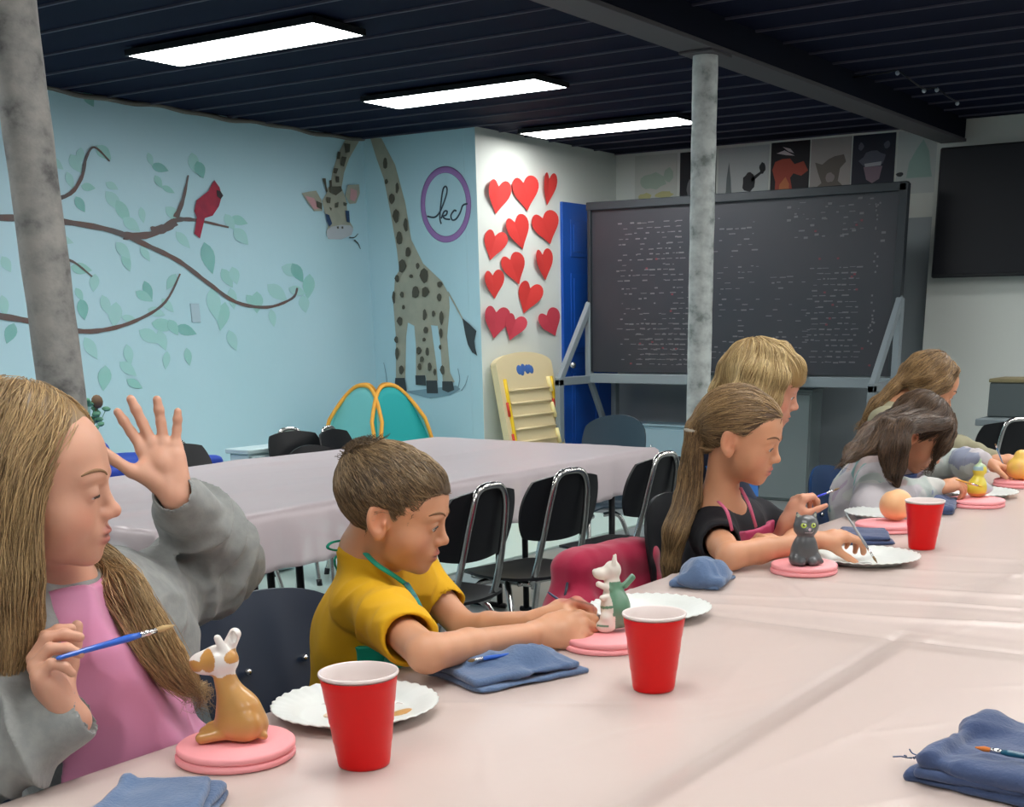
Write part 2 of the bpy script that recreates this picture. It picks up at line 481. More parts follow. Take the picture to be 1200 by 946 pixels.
def strands(name,S,field,n,mask=None,L=(.05,.1),steps=8,r=.0008,lift=.0015,cols=((.2,.12,.05),(.5,.35,.18)),parent=None,m=None,seed=1,jit=.15,tip=.3,clump=0,wave=0.,away=0.,reject=None):
    rg=np.random.default_rng(seed); V=S.V
    if mask is not None: V=V[mask(V)]
    P=V[rg.integers(0,len(V),n)].astype(np.float32)
    P=P+rg.normal(size=P.shape).astype(np.float32)*.001
    ln=rg.uniform(L[0],L[1],n).astype(np.float32); st=(ln/(steps-1))[:,None]
    off=rg.uniform(.0002,lift,n).astype(np.float32)
    P=S.project(P,off,2); path=[P]
    bias=rg.normal(size=P.shape).astype(np.float32)*jit
    prev=None
    for j in range(steps-1):
        d=field(P)+bias
        if wave: d=d+wave*np.sin(j*1.1+rg.uniform(0,6.28,n)[:,None]*0+bias[:,:1]*40)*np.roll(bias,1,axis=1)/max(jit,.01)
        _,G=S.grad(P); d=d-G*(d*G).sum(1,keepdims=True); d/=np.linalg.norm(d,axis=1,keepdims=True)+1e-6
        if prev is not None: d=.55*d+.45*prev; d/=np.linalg.norm(d,axis=1,keepdims=True)+1e-6
        prev=d; P=P+d*st
        dd,G=S.grad(P); tgt=off+away*(j/(steps-1))**2
        P=P-G*np.clip(dd-tgt,-.01,.004)[:,None]
        path.append(P)
    path=np.stack(path,1)   # n,steps,3
    if reject is not None:
        ok=~reject(path.reshape(-1,3)).reshape(n,steps).any(1); path=path[ok]; n=len(path)
    T=np.gradient(path,axis=1); T/=np.linalg.norm(T,axis=-1,keepdims=True)+1e-9
    a=rg.normal(size=(n,1,3)); N=np.cross(T,a); N/=np.linalg.norm(N,axis=-1,keepdims=True)+1e-9; B=np.cross(T,N)
    prof=(r*(1-(1-tip)*np.linspace(0,1,steps)**2))[None,:,None]*rg.uniform(.6,1.3,(n,1,1))
    ring=[path+prof*(math.cos(q)*N+math.sin(q)*B) for q in(0,2.094,4.189)]
    VV=np.stack(ring,2).reshape(-1,3)
    base=(np.arange(n)[:,None]*steps+np.arange(steps-1)[None,:])*3
    base=base.reshape(-1); F=np.concatenate([np.stack([base+j,base+(j+1)%3,base+3+(j+1)%3,base+3+j],-1) for j in range(3)])
    cn=vnoise(path[:,0],45,seed)*.25+.5+rg.normal(size=n)*.25; cn=np.clip(cn,0,1)[:,None,None]
    c=np.array(cols[0])*(1-cn)+np.array(cols[1])*cn; c=np.broadcast_to(c,(n,steps,3)).copy()
    c=np.repeat(c[:,:,None,:],3,2).reshape(-1,3)
    return mk(name,VV,F,m,parent,True,col=c)
def guide_field(guides):
    """direction field from polylines"""
    A_=[];D_=[]
    for g in guides:
        g=np.asarray(smooth_path(g,5),np.float32)
        A_.append((g[1:]+g[:-1])/2); d=g[1:]-g[:-1]; D_.append(d/(np.linalg.norm(d,axis=1,keepdims=True)+1e-9))
    A_=np.concatenate(A_);D_=np.concatenate(D_)
    def f(P):
        d2=((P[:,None,:]-A_[None])**2).sum(-1); w=1/(d2+1e-5)**2
        v=(w[...,None]*D_[None]).sum(1); return v/(np.linalg.norm(v,axis=1,keepdims=True)+1e-9)
    return f
# ---------------------------------------------------------------- shared materials
M={}
M['wall_blue']=mat('wall_blue',srgb(188,220,232),.55,bump=(9,.15,.01),noise=(1.3,srgb(178,216,226),.5))
M['wall_white']=mat('wall_white',srgb(222,228,222),.6,bump=(9,.12,.01))
M['wall_grey']=mat('wall_grey',srgb(160,171,176),.6,bump=(9,.12,.01))
M['deck']=mat('deck',srgb(7,15,40),.8,spec=.1)
M['rib']=mat('rib',srgb(78,78,92),.7,spec=.2)  # paler than the deck: light on the corrugation edges put into the colour
M['beam']=mat('beam',srgb(8,15,32),.7,spec=.15,noise=(1.5,srgb(20,15,24),.3))
M['flange']=mat('flange',srgb(70,68,72),.6)
M['chrome']=mat('chrome',(.72,.72,.70),.22,metal=1)
M['blackplastic']=mat('blackplastic',srgb(24,26,30),.38,bump=(300,.1,.0005))
M['navyplastic']=mat('navyplastic',srgb(27,40,60),.34,bump=(260,.12,.0005))
M['darkmetal']=mat('darkmetal',srgb(28,30,34),.45,metal=.3)
M['white_plate']=mat('white_plate',srgb(222,226,222),.35)
M['cup_red']=mat('cup_red',srgb(226,6,10),.34,spec=.3)
M['cup_white']=mat('cup_white',srgb(234,222,218),.3)
M['pinkfoam']=mat('pinkfoam',srgb(250,166,170),.6,bump=(120,.1,.001))
M['towel']=mat('towel',srgb(92,116,150),.95,bump=(220,.6,.002),noise=(14,srgb(74,97,132),.6),sheen=.3)
M['towel_dark']=mat('towel_dark',srgb(66,84,122),.95,bump=(220,.6,.002),noise=(14,srgb(52,68,104),.6),sheen=.3)
M['handle_blue']=mat('handle_blue',srgb(24,92,196),.3,coat=.4)
M['ferrule']=mat('ferrule',(.75,.75,.74),.25,metal=1)
M['bristle']=mat('bristle',srgb(120,95,60),.8)
# birch painted pipe
def birch(name,c1,c2,c3):
    m=mat(name,c1,.6); N=m.node_tree.nodes; L=m.node_tree.links; b=N['Principled BSDF']
    tc=N.new('ShaderNodeTexCoord'); mp=N.new('ShaderNodeMapping'); mp.inputs['Scale'].default_value=(9,9,11)
    L.new(tc.outputs['Object'],mp.inputs['Vector'])
    t=N.new('ShaderNodeTexNoise'); t.inputs['Scale'].default_value=1.1; t.inputs['Detail'].default_value=5; t.inputs['Roughness'].default_value=.6; L.new(mp.outputs[0],t.inputs['Vector'])
    r=N.new('ShaderNodeValToRGB'); e=r.color_ramp.elements; e[0].position=.33; e[0].color=(*c3,1); e[1].position=.62; e[1].color=(*c1,1); x=e.new(.45); x.color=(*c2,1)
    L.new(t.outputs['Fac'],r.inputs['Fac']); L.new(r.outputs['Color'],b.inputs['Base Color'])
    u=N.new('ShaderNodeBump'); u.inputs['Strength'].default_value=.5; u.inputs['Distance'].default_value=.01; L.new(t.outputs['Fac'],u.inputs['Height']); L.new(u.outputs['Normal'],b.inputs['Normal'])
    return m
M['birch1']=birch('birch_paint_dark',srgb(184,182,176),srgb(156,156,152),srgb(104,104,104))
M['birch2']=birch('birch_paint_pale',srgb(206,214,210),srgb(178,186,184),srgb(124,134,130))
HC=2.52; WY=6.6; WX=7.38; WY2=5.6; WX2=9.2; WX3=9.05; YS=2.985
X0,Y0=-2.6,-3.6
def wall(name,p,q,z0,z1,m,th=.1,bands=None):
    """box wall from p to q (xy) whose visible face lies on the line; thickness to the left of p->q"""
    p=A(*p,0);q=A(*q,0);d=nrm(q-p);n=A(-d[1],d[0],0)
    mb=MB(); c=(p+q)/2+n*th/2+A(0,0,(z0+z1)/2)
    R=np.stack([d,n,A(0,0,1)],1); mb.box(c,(np.linalg.norm(q-p)/2,th/2,(z1-z0)/2),R,.001)
    return tag(mb.build(name,m),kind='structure')
T=.1
wall('wall_left',(X0-T,WY),(WX+T,WY),0,HC+.1,M['wall_blue'])
wall('wall_giraffe',(WX,WY),(WX,WY2+T),0,HC+.1,M['wall_blue'])
# box-out corner: blue end face shows on x = WX, white face on y = WY2
mb=MB(); mb.box(((WX+WX2+T)/2,WY2+T/2,(HC+.1)/2),((WX2+T-WX)/2,T/2,(HC+.1)/2),None,.001)
ow=tag(mb.build('wall_hearts',[M['wall_white'],M['wall_blue']]),kind='structure')
for p in ow.data.polygons:
    if p.normal.x<-.9: p.material_index=1
mb=MB(); mb.box((WX2+T/2,(WY2+YS)/2,.97),(T/2,(WY2-YS)/2,.97),None,.001)
tag(mb.build('wall_back_lower',M['wall_grey']),kind='structure')
mb=MB(); mb.box((WX2+T/2,(WY2+YS)/2,(1.94+HC+.1)/2),(T/2,(WY2-YS)/2,(HC+.1-1.94)/2),None,.001)
tag(mb.build('wall_back_upper',M['wall_white']),kind='structure')
mb=MB(); mb.box((WX3+.125,(Y0+YS)/2,(HC+.1)/2),(.125,(YS-Y0)/2,(HC+.1)/2),None,.001)
tag(mb.build('wall_right',M['wall_white']),kind='structure')
wall('wall_rear',(X0,Y0),(X0,WY),0,HC+.1,M['wall_grey'])
wall('wall_near',(WX3,Y0),(X0,Y0),0,HC+.1,M['wall_grey'])
mb=MB(); mb.box(((X0+WX2)/2,(Y0+WY)/2,-.05),((WX2-X0)/2+.3,(WY-Y0)/2+.2,.05),None,.001)
M['floor']=mat('floor',srgb(140,146,146),.28,noise=(1.2,srgb(126,132,133),.6),bump=(3,.05,.01))
tag(mb.build('floor',M['floor']),kind='structure')
# pale play floor in the far corner
mb=MB(); mb.box(((2.2+WX)/2,(4.12+WY)/2,.006),((WX-2.2)/2-.01,(WY-4.12)/2-.01,.006),None,.002)
tag(mb.build('play_mat',mat('matfloor',srgb(205,226,218),.35)),'pale mint play mat covering the floor of the mural corner','floor mat')
# ceiling deck with pressed ribs running along y
mb=MB(); mb.box(((X0+WX2)/2,(Y0+WY)/2,HC+.05),((WX2-X0)/2+.3,(WY-Y0)/2+.2,.05),None,.001)
mb.cur=1
x=3.98-.305*21
while x<WX2:
    mb.box((x,(Y0+WY)/2,HC-.002),(.0065,(WY-Y0)/2,.007),None,.001); x+=.3055
tag(mb.build('ceiling',[M['deck'],M['rib']]),kind='structure')
# rough trim of foam along the wall tops
mb=MB(); 
P=[(x,WY-.012,HC-.012+.006*math.sin(x*7)+.005*math.sin(x*17+1)) for x in np.arange(4.2,7.4,.06)]
mb.tube(P,.014,6); tag(mb.build('trim_1',mat('trimfoam',srgb(104,98,92),.9),None,True),kind='structure')
# beam: I section, columns beneath
BY=2.875
mb=MB(); mb.box(((X0+WX3)/2,BY,(2.40+HC)/2+.004),((WX3-X0)/2,.075,(HC-2.40)/2+.003),None,.002)
mb.cur=1; mb.box(((X0+WX3)/2,BY,2.392),((WX3-X0)/2,.085,.009),None,.002)
tag(mb.build('ceiling_beam',[M['beam'],M['flange']]),kind='structure')
def column(px,py,mt,label,dia):
    p=aty(px,py,BY); x=p[0]
    e=empty('support_column',(x,BY,0),label,'column')
    n=28; prof=[]
    zs=np.linspace(.01,2.372,50)
    rr=[dia/2*(1+.012*math.sin(z*23)+.01*math.sin(z*41+1)) for z in zs]
    MB().lathe(list(zip(rr,zs)),(x,BY,0),n).build('pole',mt,e,True)
    MB().box((x,BY,2.3775),(.10,.08,.0055),None,.002).build('cap_plate',M['flange'],e)
    MB().box((x,BY,.006),(.09,.09,.006),None,.002).build('base_plate',M['darkmetal'],e)
    return x
column(45,250,M['birch1'],'thick grey mottled column nearest the camera, behind the long-haired girl in pink apron',.112)
column(822,300,M['birch2'],'pale mottled column in front of the chalkboard, its top under the beam',.112)
# ---------------------------------------------------------------- lights
def panel(x,y,label,g=None,col=(1,.985,.96),st=22):
    e=empty('ceiling_light',(x,y,HC-.016),label,'ceiling light',g)
    hx,hy=.155,.60
    mb=MB()
    for s in(-1,1):
        mb.box((x+s*(hx+.006),y,HC-.026),(.006,hy+.012,.014),None,.002); mb.box((x,y+s*(hy+.006),HC-.026),(hx,.006,.014),None,.002)
    mb.box((x,y,HC-.018),(hx,hy,.006),None,.001)
    mb.build('frame',M['darkmetal'],e)
    MB().box((x,y,HC-.033),(hx-.001,hy-.001,.006),None,.002).build('diffuser',mat('diffuser',(.9,.9,.9),.4,emit=(col,st)),e)
ST=19
LX=[4.57,6.18,7.76]
panel(LX[0],4.79,'bright ceiling light panel at upper left, nearest of the three lit panels',st=ST)
panel(LX[1],4.77,'bluish white ceiling light panel, middle of the three lit panels',col=(.90,.98,1),st=ST)
panel(LX[2],4.79,'ceiling light panel farthest away, its end touching the pale column',st=ST)
for x in (-.25,1.37,2.97): panel(x,4.78,'white ceiling light panel out of view over the far tables','lights out of view',st=ST)
for y,k_ in ((.85,1.0),(-1.7,.9)):
    for x in (-.25,1.37,2.97,4.57,6.18,7.76): 
        panel(x,y,'white ceiling light panel out of view over the near tables','lights out of view near',st=ST*k_)
w=bpy.data.worlds.new('world'); bpy.context.scene.world=w; w.use_nodes=True
w.node_tree.nodes['Background'].inputs[0].default_value=(.55,.68,.8,1); w.node_tree.nodes['Background'].inputs[1].default_value=.25
# ---------------------------------------------------------------- flat painted shapes
def on_y(p,Y=WY-.002): return aty(p[0],p[1],Y)
def on_x(p,X=WX-.002): return atx(p[0],p[1],X)
def paint(name,polys,onf,mt,parent,ux,n,th=.0006,lay=0):
    """closed outlines given in photo pixels, carried onto their wall and built there as thin paint"""
    mb=MB(); mts=mt if isinstance(mt,list) else [mt]
    ux=A(*ux);n=A(*n)
    for ip,item in enumerate(polys):
        pl,k=item if isinstance(item,tuple) and isinstance(item[1],int) and isinstance(item[0],list) else (item,0)
        P=[onf(q)+n*(lay*.0035+.00006*ip) for q in pl]; o=P[0]
        uy=A(0,0,1); w=np.cross(ux,uy)
        pol=[(np.dot(p-o,ux),np.dot(p-o,uy)) for p in P]
        mb.cur=k; mb.prism(pol,o,ux,uy,th if np.dot(w,n)>0 else -th)
        # prism normal sign is handled through th
    return mb.build(name,mts,parent)
def stroke(P,w0,w1,n=5):
    """outline polygon of a tapered brush stroke in pixels"""
    P=smooth_path([A(*p,0) for p in P],n); m=len(P); L=[];R_=[]
    for i,p in enumerate(P):
        t=P[min(i+1,m-1)]-P[max(i-1,0)]; t=t/(np.linalg.norm(t)+1e-9); q=A(-t[1],t[0],0); w=(w0+(w1-w0)*i/(m-1))/2*(1+.12*math.sin(i*2.1))
        L.append(tuple((p+q*w)[:2])); R_.append(tuple((p-q*w)[:2]))
    return L+R_[::-1]
def leaf(x,y,ang,L,W=None):
    W=W or L*.45; a=math.radians(ang); out=[]
    for t in np.linspace(0,1,7): out.append((t*L,W/2*math.sin(PI*t**.8)))
    for t in np.linspace(1,0,7)[1:-1]: out.append((t*L,-W/2*math.sin(PI*t**.8)))
    return [(x+u*math.cos(a)-v*math.sin(a),y+u*math.sin(a)+v*math.cos(a)) for u,v in out]
Z7=lambda pts:[(a/2.425,90+b/2.425) for a,b in pts]
brown=mat('paint_brown',srgb(112,84,78),.6,noise=(9,srgb(92,96,100),.7))
g1=mat('paint_leaf_pale',srgb(164,212,210),.6,noise=(8,srgb(168,210,212),.8)); g2=mat('paint_leaf_mid',srgb(150,204,198),.6,noise=(8,srgb(160,206,204),.8)); g3=mat('paint_leaf_deep',srgb(126,186,180),.6,noise=(8,srgb(140,192,190),.8))
tm=empty('tree_mural',(3.6,WY,1.3),'painted tree branches with pale green leaves on the blue left wall','wall painting')
br=[stroke(Z7(p),a,b) for p,a,b in [
 ([(-60,400),(60,402),(180,412),(320,438),(430,485),(510,525),(590,585),(670,640),(760,655),(830,630),(845,600)],8,2.2),
 ([(350,452),(430,448),(490,412),(530,405),(580,412),(650,428)],9,1.8),([(500,400),(520,350),(535,280)],7,1.5),
 ([(-90,668),(60,690),(215,722),(310,717),(400,687),(470,640),(512,560)],8,1.8),
 ([(60,362),(185,340),(230,290),(245,230),(268,200),(312,240)],6,1.5),([(180,515),(215,530),(262,568)],3.5,1.5),([(430,440),(470,430),(500,412)],11,9)]]
for i,b_ in enumerate(br): paint('branch',[b_],lambda q,i=i:on_y(q,WY-.0055-.0001*i),brown,tm,(1,0,0),(0,-1,0),lay=0)
lv=[]
spec=[(300,325,50,70),(330,350,60,75),(350,400,40,60),(400,370,80,45),(430,250,20,50),(440,280,60,40),(420,215,70,40),(545,215,80,60),(460,310,30,40),(470,370,40,60),(500,440,50,60),(580,470,75,90),(630,545,60,60),(660,540,75,50),(655,600,80,60),(640,640,100,80),(760,590,40,70),(800,540,20,60),(830,530,60,60),(880,560,95,70),(860,620,80,50),(770,660,80,50),(730,610,90,60),(650,720,70,60),(600,600,80,90),(410,580,70,60),(385,610,30,55),(330,640,95,70),(460,630,50,50),(430,700,10,70),(395,720,30,70),(450,720,70,60),(500,710,20,60),(530,770,80,50),(475,780,95,50),(360,760,80,60),(300,820,95,70),(340,810,40,60),(240,740,60,70),(230,630,80,60),(215,600,60,40),(290,620,70,60),(270,560,95,50),(200,540,10,60),(160,455,20,50),(155,360,80,50),(215,340,60,50),(230,310,10,40),(200,220,60,60),(230,200,95,50),(275,195,45,55),(190,270,70,50),(140,230,40,50),(240,40,60,50),(350,500,70,55),(330,470,50,60),(400,480,60,50),(655,400,20,50),(665,430,50,60),(640,390,60,50),(40,700,110,60),(360,860,30,50),(420,660,20,50),(300,300,30,40),(500,560,120,50),(5,620,80,60),(5,510,60,50),(560,240,70,50),(700,620,50,50),(820,600,20,50),(345,680,20,50),(480,690,60,50),(130,310,60,60)]
for i,(a,b,an,L) in enumerate(spec):
    x,y=a/2.425,90+b/2.425
    lv.append((leaf(x,y,an,L/2.425*1.05,L/2.425*random.uniform(.42,.62)),[0,1,0,0,2,1,0][i%7]))
for i,(pl_,k_) in enumerate(lv): paint('leaf',[pl_],lambda q,i=i:on_y(q,WY-.002-.00003*i),(g1,g2,g3)[k_],tm,(1,0,0),(0,-1,0),lay=0)

bm_=empty('bird_mural',aty(240,250,WY),'small red cardinal painted above a branch of the wall tree','wall painting')
red=mat('paint_red',srgb(172,40,66),.6,noise=(20,srgb(140,34,62),.8))
paint('bird_body',[Z7([(550,382),(556,352),(590,325),(600,305),(607,294),(622,315),(628,340),(620,368),(602,395),(580,402),(566,460),(550,446),(557,400)])],on_y,red,bm_,(1,0,0),(0,-1,0),lay=2)
paint('bird_face',[Z7([(612,322),(624,326),(631,338),(624,348),(614,340)])],on_y,mat('paint_dk',srgb(48,34,40),.6),bm_,(1,0,0),(0,-1,0),lay=3)
# giraffe: head and left neck on wall_left, body on wall_giraffe
gm=empty('giraffe_mural',(WX,6.0,1.2),'tall spotted giraffe painted across the wall corner, head bent down left','wall painting')
hide=mat('paint_hide',srgb(176,174,156),.6,noise=(12,srgb(160,160,146),.7)); spot=mat('paint_spot',srgb(84,80,68),.6); hoof=mat('paint_hoof',srgb(60,66,70),.6); pinkp=mat('paint_pink',srgb(206,154,158),.6); bluep=mat('paint_blue',srgb(40,66,104),.6); snout=mat('paint_snout',srgb(186,190,196),.6)
Z6=lambda pts:[(340+a/6.758,160+b/6.758) for a,b in pts]
gy=lambda nm,polys,mt,lay:[paint(nm,[q_],on_y,mt,gm,(1,0,0),(0,-1,0),lay=lay+.02*i_) for i_,q_ in enumerate(polys)]
gx=lambda nm,polys,mt,lay:[paint(nm,[q_],on_x,mt,gm,(0,-1,0),(-1,0,0),lay=lay+.02*i_) for i_,q_ in enumerate(polys)]
gy('neck',[[(405,163),(396,180),(390,200),(386,222),(400,222),(403,203),(409,186),(421,165)]],hide,0)
gy('head',[Z6([(300,400),(400,395),(440,500),(455,650),(495,720),(485,775),(400,812),(300,812),(283,760),(300,700),(270,600),(250,510),(290,440)])],hide,1)
gy('ear',[Z6([(85,450),(150,436),(200,430),(240,500),(248,590),(185,592),(140,530)]),Z6([(450,385),(540,380),(546,450),(515,530),(465,535),(430,470)])],hide,2)
gy('inner_ear',[Z6([(110,470),(180,490),(225,570),(180,578),(145,525)]),Z6([(470,410),(520,430),(520,480),(500,515),(465,500)])],pinkp,3)
gy('eye',[Z6([(272,612),(300,622),(324,690),(304,714),(282,668)]),Z6([(428,588),(458,590),(464,682),(440,676)])],bluep,3)
gy('snout',[Z6([(283,745),(320,715),(400,700),(470,705),(495,735),(480,782),(400,815),(310,815),(285,790)])],snout,2)
gy('nostril',[Z6([(358,715),(372,712),(374,730),(362,732)]),Z6([(394,715),(408,712),(410,730),(398,732)])],spot,4)
gy('horn',[Z6([(245,332),(272,332),(280,400),(290,440),(276,440),(266,390)]),Z6([(300,350),(320,345),(322,400),(308,400)])],spot,3)
gy('spot',[Z6(q) for q in ([(415,55),(465,60),(460,125),(425,130)],[(365,120),(388,125),(380,180),(358,180)],[(400,160),(435,165),(415,240),(390,230)],[(335,250),(370,255),(355,295),(330,290)],[(350,315),(376,318),(376,365),(352,365)],[(305,400),(390,395),(400,430),(350,468),(300,440)],[(275,480),(310,485),(305,530),(278,525)],[(345,530),(372,520),(368,560),(340,565)],[(410,520),(440,530),(430,552),(412,548)],[(300,560),(318,570),(312,590)],[(195,510),(240,530),(240,580),(200,560)])],spot,4)
gy('grass_sprig',[stroke(Z6([(460,800),(500,800),(530,770)]),1.6,.6),stroke(Z6([(500,820),(530,850),(548,892)]),1.6,.6)],hoof,3)
gx('body',[[(434,162),(447,162),(454,176),(463,193),(475,238),(482,281),(496,309),(518,330),(526,345),(527,360),(524,395),(527.5,437),(533,448),(519,448),(516,403),(513,382),(505,381),(511,424),(513,446),(500,448),(499,440),(487.5,440),(487.5,406),(485.6,382),(478,378),(476,395),(475,444),(464,444),(464,395),(461,357),(463,325),(468,317),(465,292),(458,251),(450,210),(441,185)]],hide,0)
gx('hoof',[[(464,443),(475,443),(477.5,458),(472,461),(463,458)],[(487.5,440),(499,440),(500,452),(488,451)],[(500,446),(513,446),(514,461),(501,461)],[(519,447),(531,447),(533,457),(526,460),(519,457)]],hoof,2)
Z4=lambda a,b:(450+a/3.943,180+b/3.943)
sp=[]
for i,(a,b,w_,h_) in enumerate([(10,45,20,60),(15,130,16,26),(65,160,16,50),(40,210,26,46),(60,290,30,62),(105,330,20,66),(75,390,28,70),(115,455,24,50),(88,520,36,62),(160,520,18,28),(190,565,40,66),(65,578,20,36),(130,567,18,20),(150,640,34,62),(195,640,36,50),(262,605,26,26),(260,665,22,34),(50,665,14,60),(88,652,18,30),(95,710,14,24),(192,745,18,56),(233,740,16,28),(270,760,20,60),(78,775,26,40),(62,860,18,34),(198,815,22,34),(190,860,16,20),(165,910,24,34),(65,925,18,56),(268,830,16,44),(265,895,12,24),(205,915,16,44),(180,950,20,30),(215,985,18,40),(85,1000,24,40),(240,1010,14,30),(275,1000,20,44),(170,985,18,36)]):
    x,y=Z4(a,b); sp.append([(x+w_/7.9*math.cos(q)*(1+.18*math.sin(3*q+i)),y+h_/7.9*math.sin(q)*(1+.12*math.cos(2*q+i))) for q in np.linspace(0,2*PI,9)[:-1]])
gx('spot',sp,spot,3)
gx('tail',[stroke([(525,342),(534,358),(543,375)],1.8,1.3)],hide,1)
gx('tail_tuft',[[(542.6,373),(551,380),(559,388),(556.5,400),(557.5,408),(560,417),(554,413),(549,404),(546,392)]],hoof,2)
gx('ground_stroke',[[(474,459),(500,456),(535,452),(540,456),(528,463),(505,467)],stroke([(455,462),(453,440),(450,425)],1,.5),stroke([(536,458),(539,445),(537,432)],1.4,.6),stroke([(541,458),(546,450),(549,440)],1.2,.5)],mat('paint_shade',srgb(128,158,172),.6),1)
# round logo
lc=atx(522,240,WX-.003); lm=empty('round_logo',lc,'purple ring with the handwritten letters kc on the blue wall','sign')
rz=abs(atx(522,198,WX)[2]-lc[2]); ry=abs(atx(549.5,240,WX)[1]-lc[1])
mb=MB(); mb.tube([lc+A(0,-ry*math.cos(q),rz*.985*math.sin(q)) for q in np.linspace(0,2*PI,49)[:-1]],.021,8,closed=True,flat=.12,up=(1,0,0)); mb.build('ring',mat('paint_purple',srgb(160,120,180),.5),lm,True)
mb=MB()
K=[[(200,290),(235,294),(262,262),(288,190),(290,158),(278,155),(268,190),(258,290),(264,325)],[(264,300),(278,268),(292,268),(286,284),(272,290),(284,302),(305,304)],[(334,266),(324,263),(309,286),(316,307),(334,301),(352,272),(364,240),(386,232)]]
for k_ in K: mb.tube(smooth_path([atx(*Z4(a,b),WX-.004) for a,b in k_],5),.0062,6,flat=.35,up=(1,0,0))
mb.build('lettering',mat('paint_ink',srgb(52,68,84),.5),lm,True)
# light switch on mural wall
c=aty(229,367,WY-.004); MBs=MB().box(c,(.035,.004,.057),None,.002); o=tag(MBs.build('wall_switch',mat('sw',srgb(178,200,212),.4)),'pale blank switch plate on the blue wall below the painted branch','switch'); 
# ---------------------------------------------------------------- hearts
hr=[(525,195,118,168,8,'leftmost of the top row'),(650,180,112,172,-10,'middle of the top row'),(760,158,72,160,6,'narrow one, rightmost of the top row'),(505,420,98,150,14,'leftmost of the second row'),(617,360,118,172,-20,'middle of the second row'),(745,340,116,166,-20,'rightmost of the second row'),(505,600,102,142,-6,'leftmost of the third row'),(597,530,100,162,-24,'middle of the third row'),(737,508,88,156,-8,'rightmost of the third row'),(665,662,104,160,18,'alone in the fourth row'),(515,775,130,158,6,'pinker one at the bottom left'),(598,800,92,132,18,'middle of the bottom row'),(765,780,116,138,-28,'rightmost of the bottom row, touching the blue door')]
hm=[mat('paper_red',srgb(214,58,54),.7),mat('paper_rose',srgb(205,66,82),.7)]
for i,(a,b,w_,h_,r_,lb) in enumerate(hr):
    cx,cy=Z4(a,b); ang=math.radians(r_); out=[]
    for q in np.linspace(0,2*PI,41)[:-1]:
        hx_=16*math.sin(q)**3; hy_=13*math.cos(q)-5*math.cos(2*q)-2*math.cos(3*q)-math.cos(4*q)
        hx_/=16.5; hy_=(hy_+2.5)/14.5; hx_=.78*hx_+.24*math.sin(q); hy_=.80*hy_+.20*math.cos(q)*(1 if math.cos(q)<0 else .55)
        u=hx_*w_/7.886; v=-hy_*h_/7.886
        out.append((cx+u*math.cos(ang)-v*math.sin(ang)*.8,cy+u*math.sin(ang)+v*math.cos(ang),hx_))
    YY=WY2-.006-(.003*(i%3)); mb=MB(); n=len(out); ctr=aty(cx,cy,YY)
    V=[];
    for lay in(0,1):
        V.append(ctr+A(0,-lay*.0012,0))
        for (x,y,hx_) in out:
            p=aty(x,y,YY); lift=.022*max(0,(-hx_ if i%2==0 else hx_))**1.5+.004*abs(hx_)
            V.append(p+A(0,-lift-lay*.0012,0))
    F=[]; m_=n+1
    for k in range(n):
        k2=(k+1)%n; F.append((0,1+k2,1+k)); F.append((m_,m_+1+k,m_+1+k2)); F.append((1+k,1+k2,m_+1+k2,m_+1+k))
    mb.add(V,[f[::-1] for f in F]); 
    tag(mb.build('paper_heart',hm[1 if i>9 else 0],None,False),'red paper heart on white wall, '+lb,'paper heart','red paper hearts on the white wall')
# ---------------------------------------------------------------- blue door
M['doorblue']=mat('doorblue',srgb(20,80,172),.4)
mb=MB(); dx0=8.395; dx1=9.19; mb.box(((dx0+dx1)/2,WY2-.012,1.06),((dx1-dx0)/2,.012,1.06),None,.002)
dw=tag(mb.build('door_1',M['doorblue']),kind='structure')
pw=(dx1-dx0-.30)/2
for r_,(z0,z1) in enumerate(((.22,.92),(1.04,1.62),(1.74,2.0))):
    for k in(0,1):
        x=dx0+.10+pw/2+k*(pw+.10)
        MB().box((x,WY2-.027,(z0+z1)/2),(pw/2,.004,(z1-z0)/2),None,.004).build('door_panel',M['doorblue'],dw)
        MB().box((x,WY2-.033,(z0+z1)/2),(pw/2-.035,.003,(z1-z0)/2-.035),None,.003).build('door_panel',M['doorblue'],dw)
MB().sphere((dx0+.06,WY2-.06,.95),.028).tube([(dx0+.06,WY2-.02,.95),(dx0+.06,WY2-.05,.95)],.012).build('door_handle',M['chrome'],dw,True)
# ---------------------------------------------------------------- posters on the back wall
def poster(x0,x1,yt,yb,base,label,marks,zz=.003):
    cx=(x0+x1)/2; P=[atx(x0,yt[0],WX2-zz),atx(x1,yt[1],WX2-zz)]; zt=(P[0][2]+P[1][2])/2; y0,y1=P[0][1],P[1][1]; zb=zt-(y0-y1)*1.32
    e=empty('poster',(WX2,(y0+y1)/2,zb),label,'poster')
    MB().box((WX2-zz,(y0+y1)/2,(zt+zb)/2),(.0015,(y0-y1)/2-.002,(zt-zb)/2),None,.0005).build('sheet',mat('sheet',base,.6),e)
    W=y0-y1;H=zt-zb
    for i,(nm,colr,pl) in enumerate(marks):
        mb=MB()
        for q in (pl if isinstance(pl[0],list) else [pl]): mb.prism([(u*W,v*H) for u,v in q],(WX2-zz-.0016-.0005*i,y0,zb),(0,-1,0),(0,0,1),.0008)
        # direction of the extrusion: (0,-1,0)x(0,0,1) = (-1,0,0)
        mb.build(nm,mat(nm,colr,.6),e)
def blob(cx,cy,rx,ry,n=14,s=0,a=.18): 
    r=random.Random(s); return [(cx+rx*math.cos(q)*(1+r.uniform(-a,a)),cy+ry*math.sin(q)*(1+r.uniform(-a,a))) for q in np.linspace(0,2*PI,n+1)[:-1]]
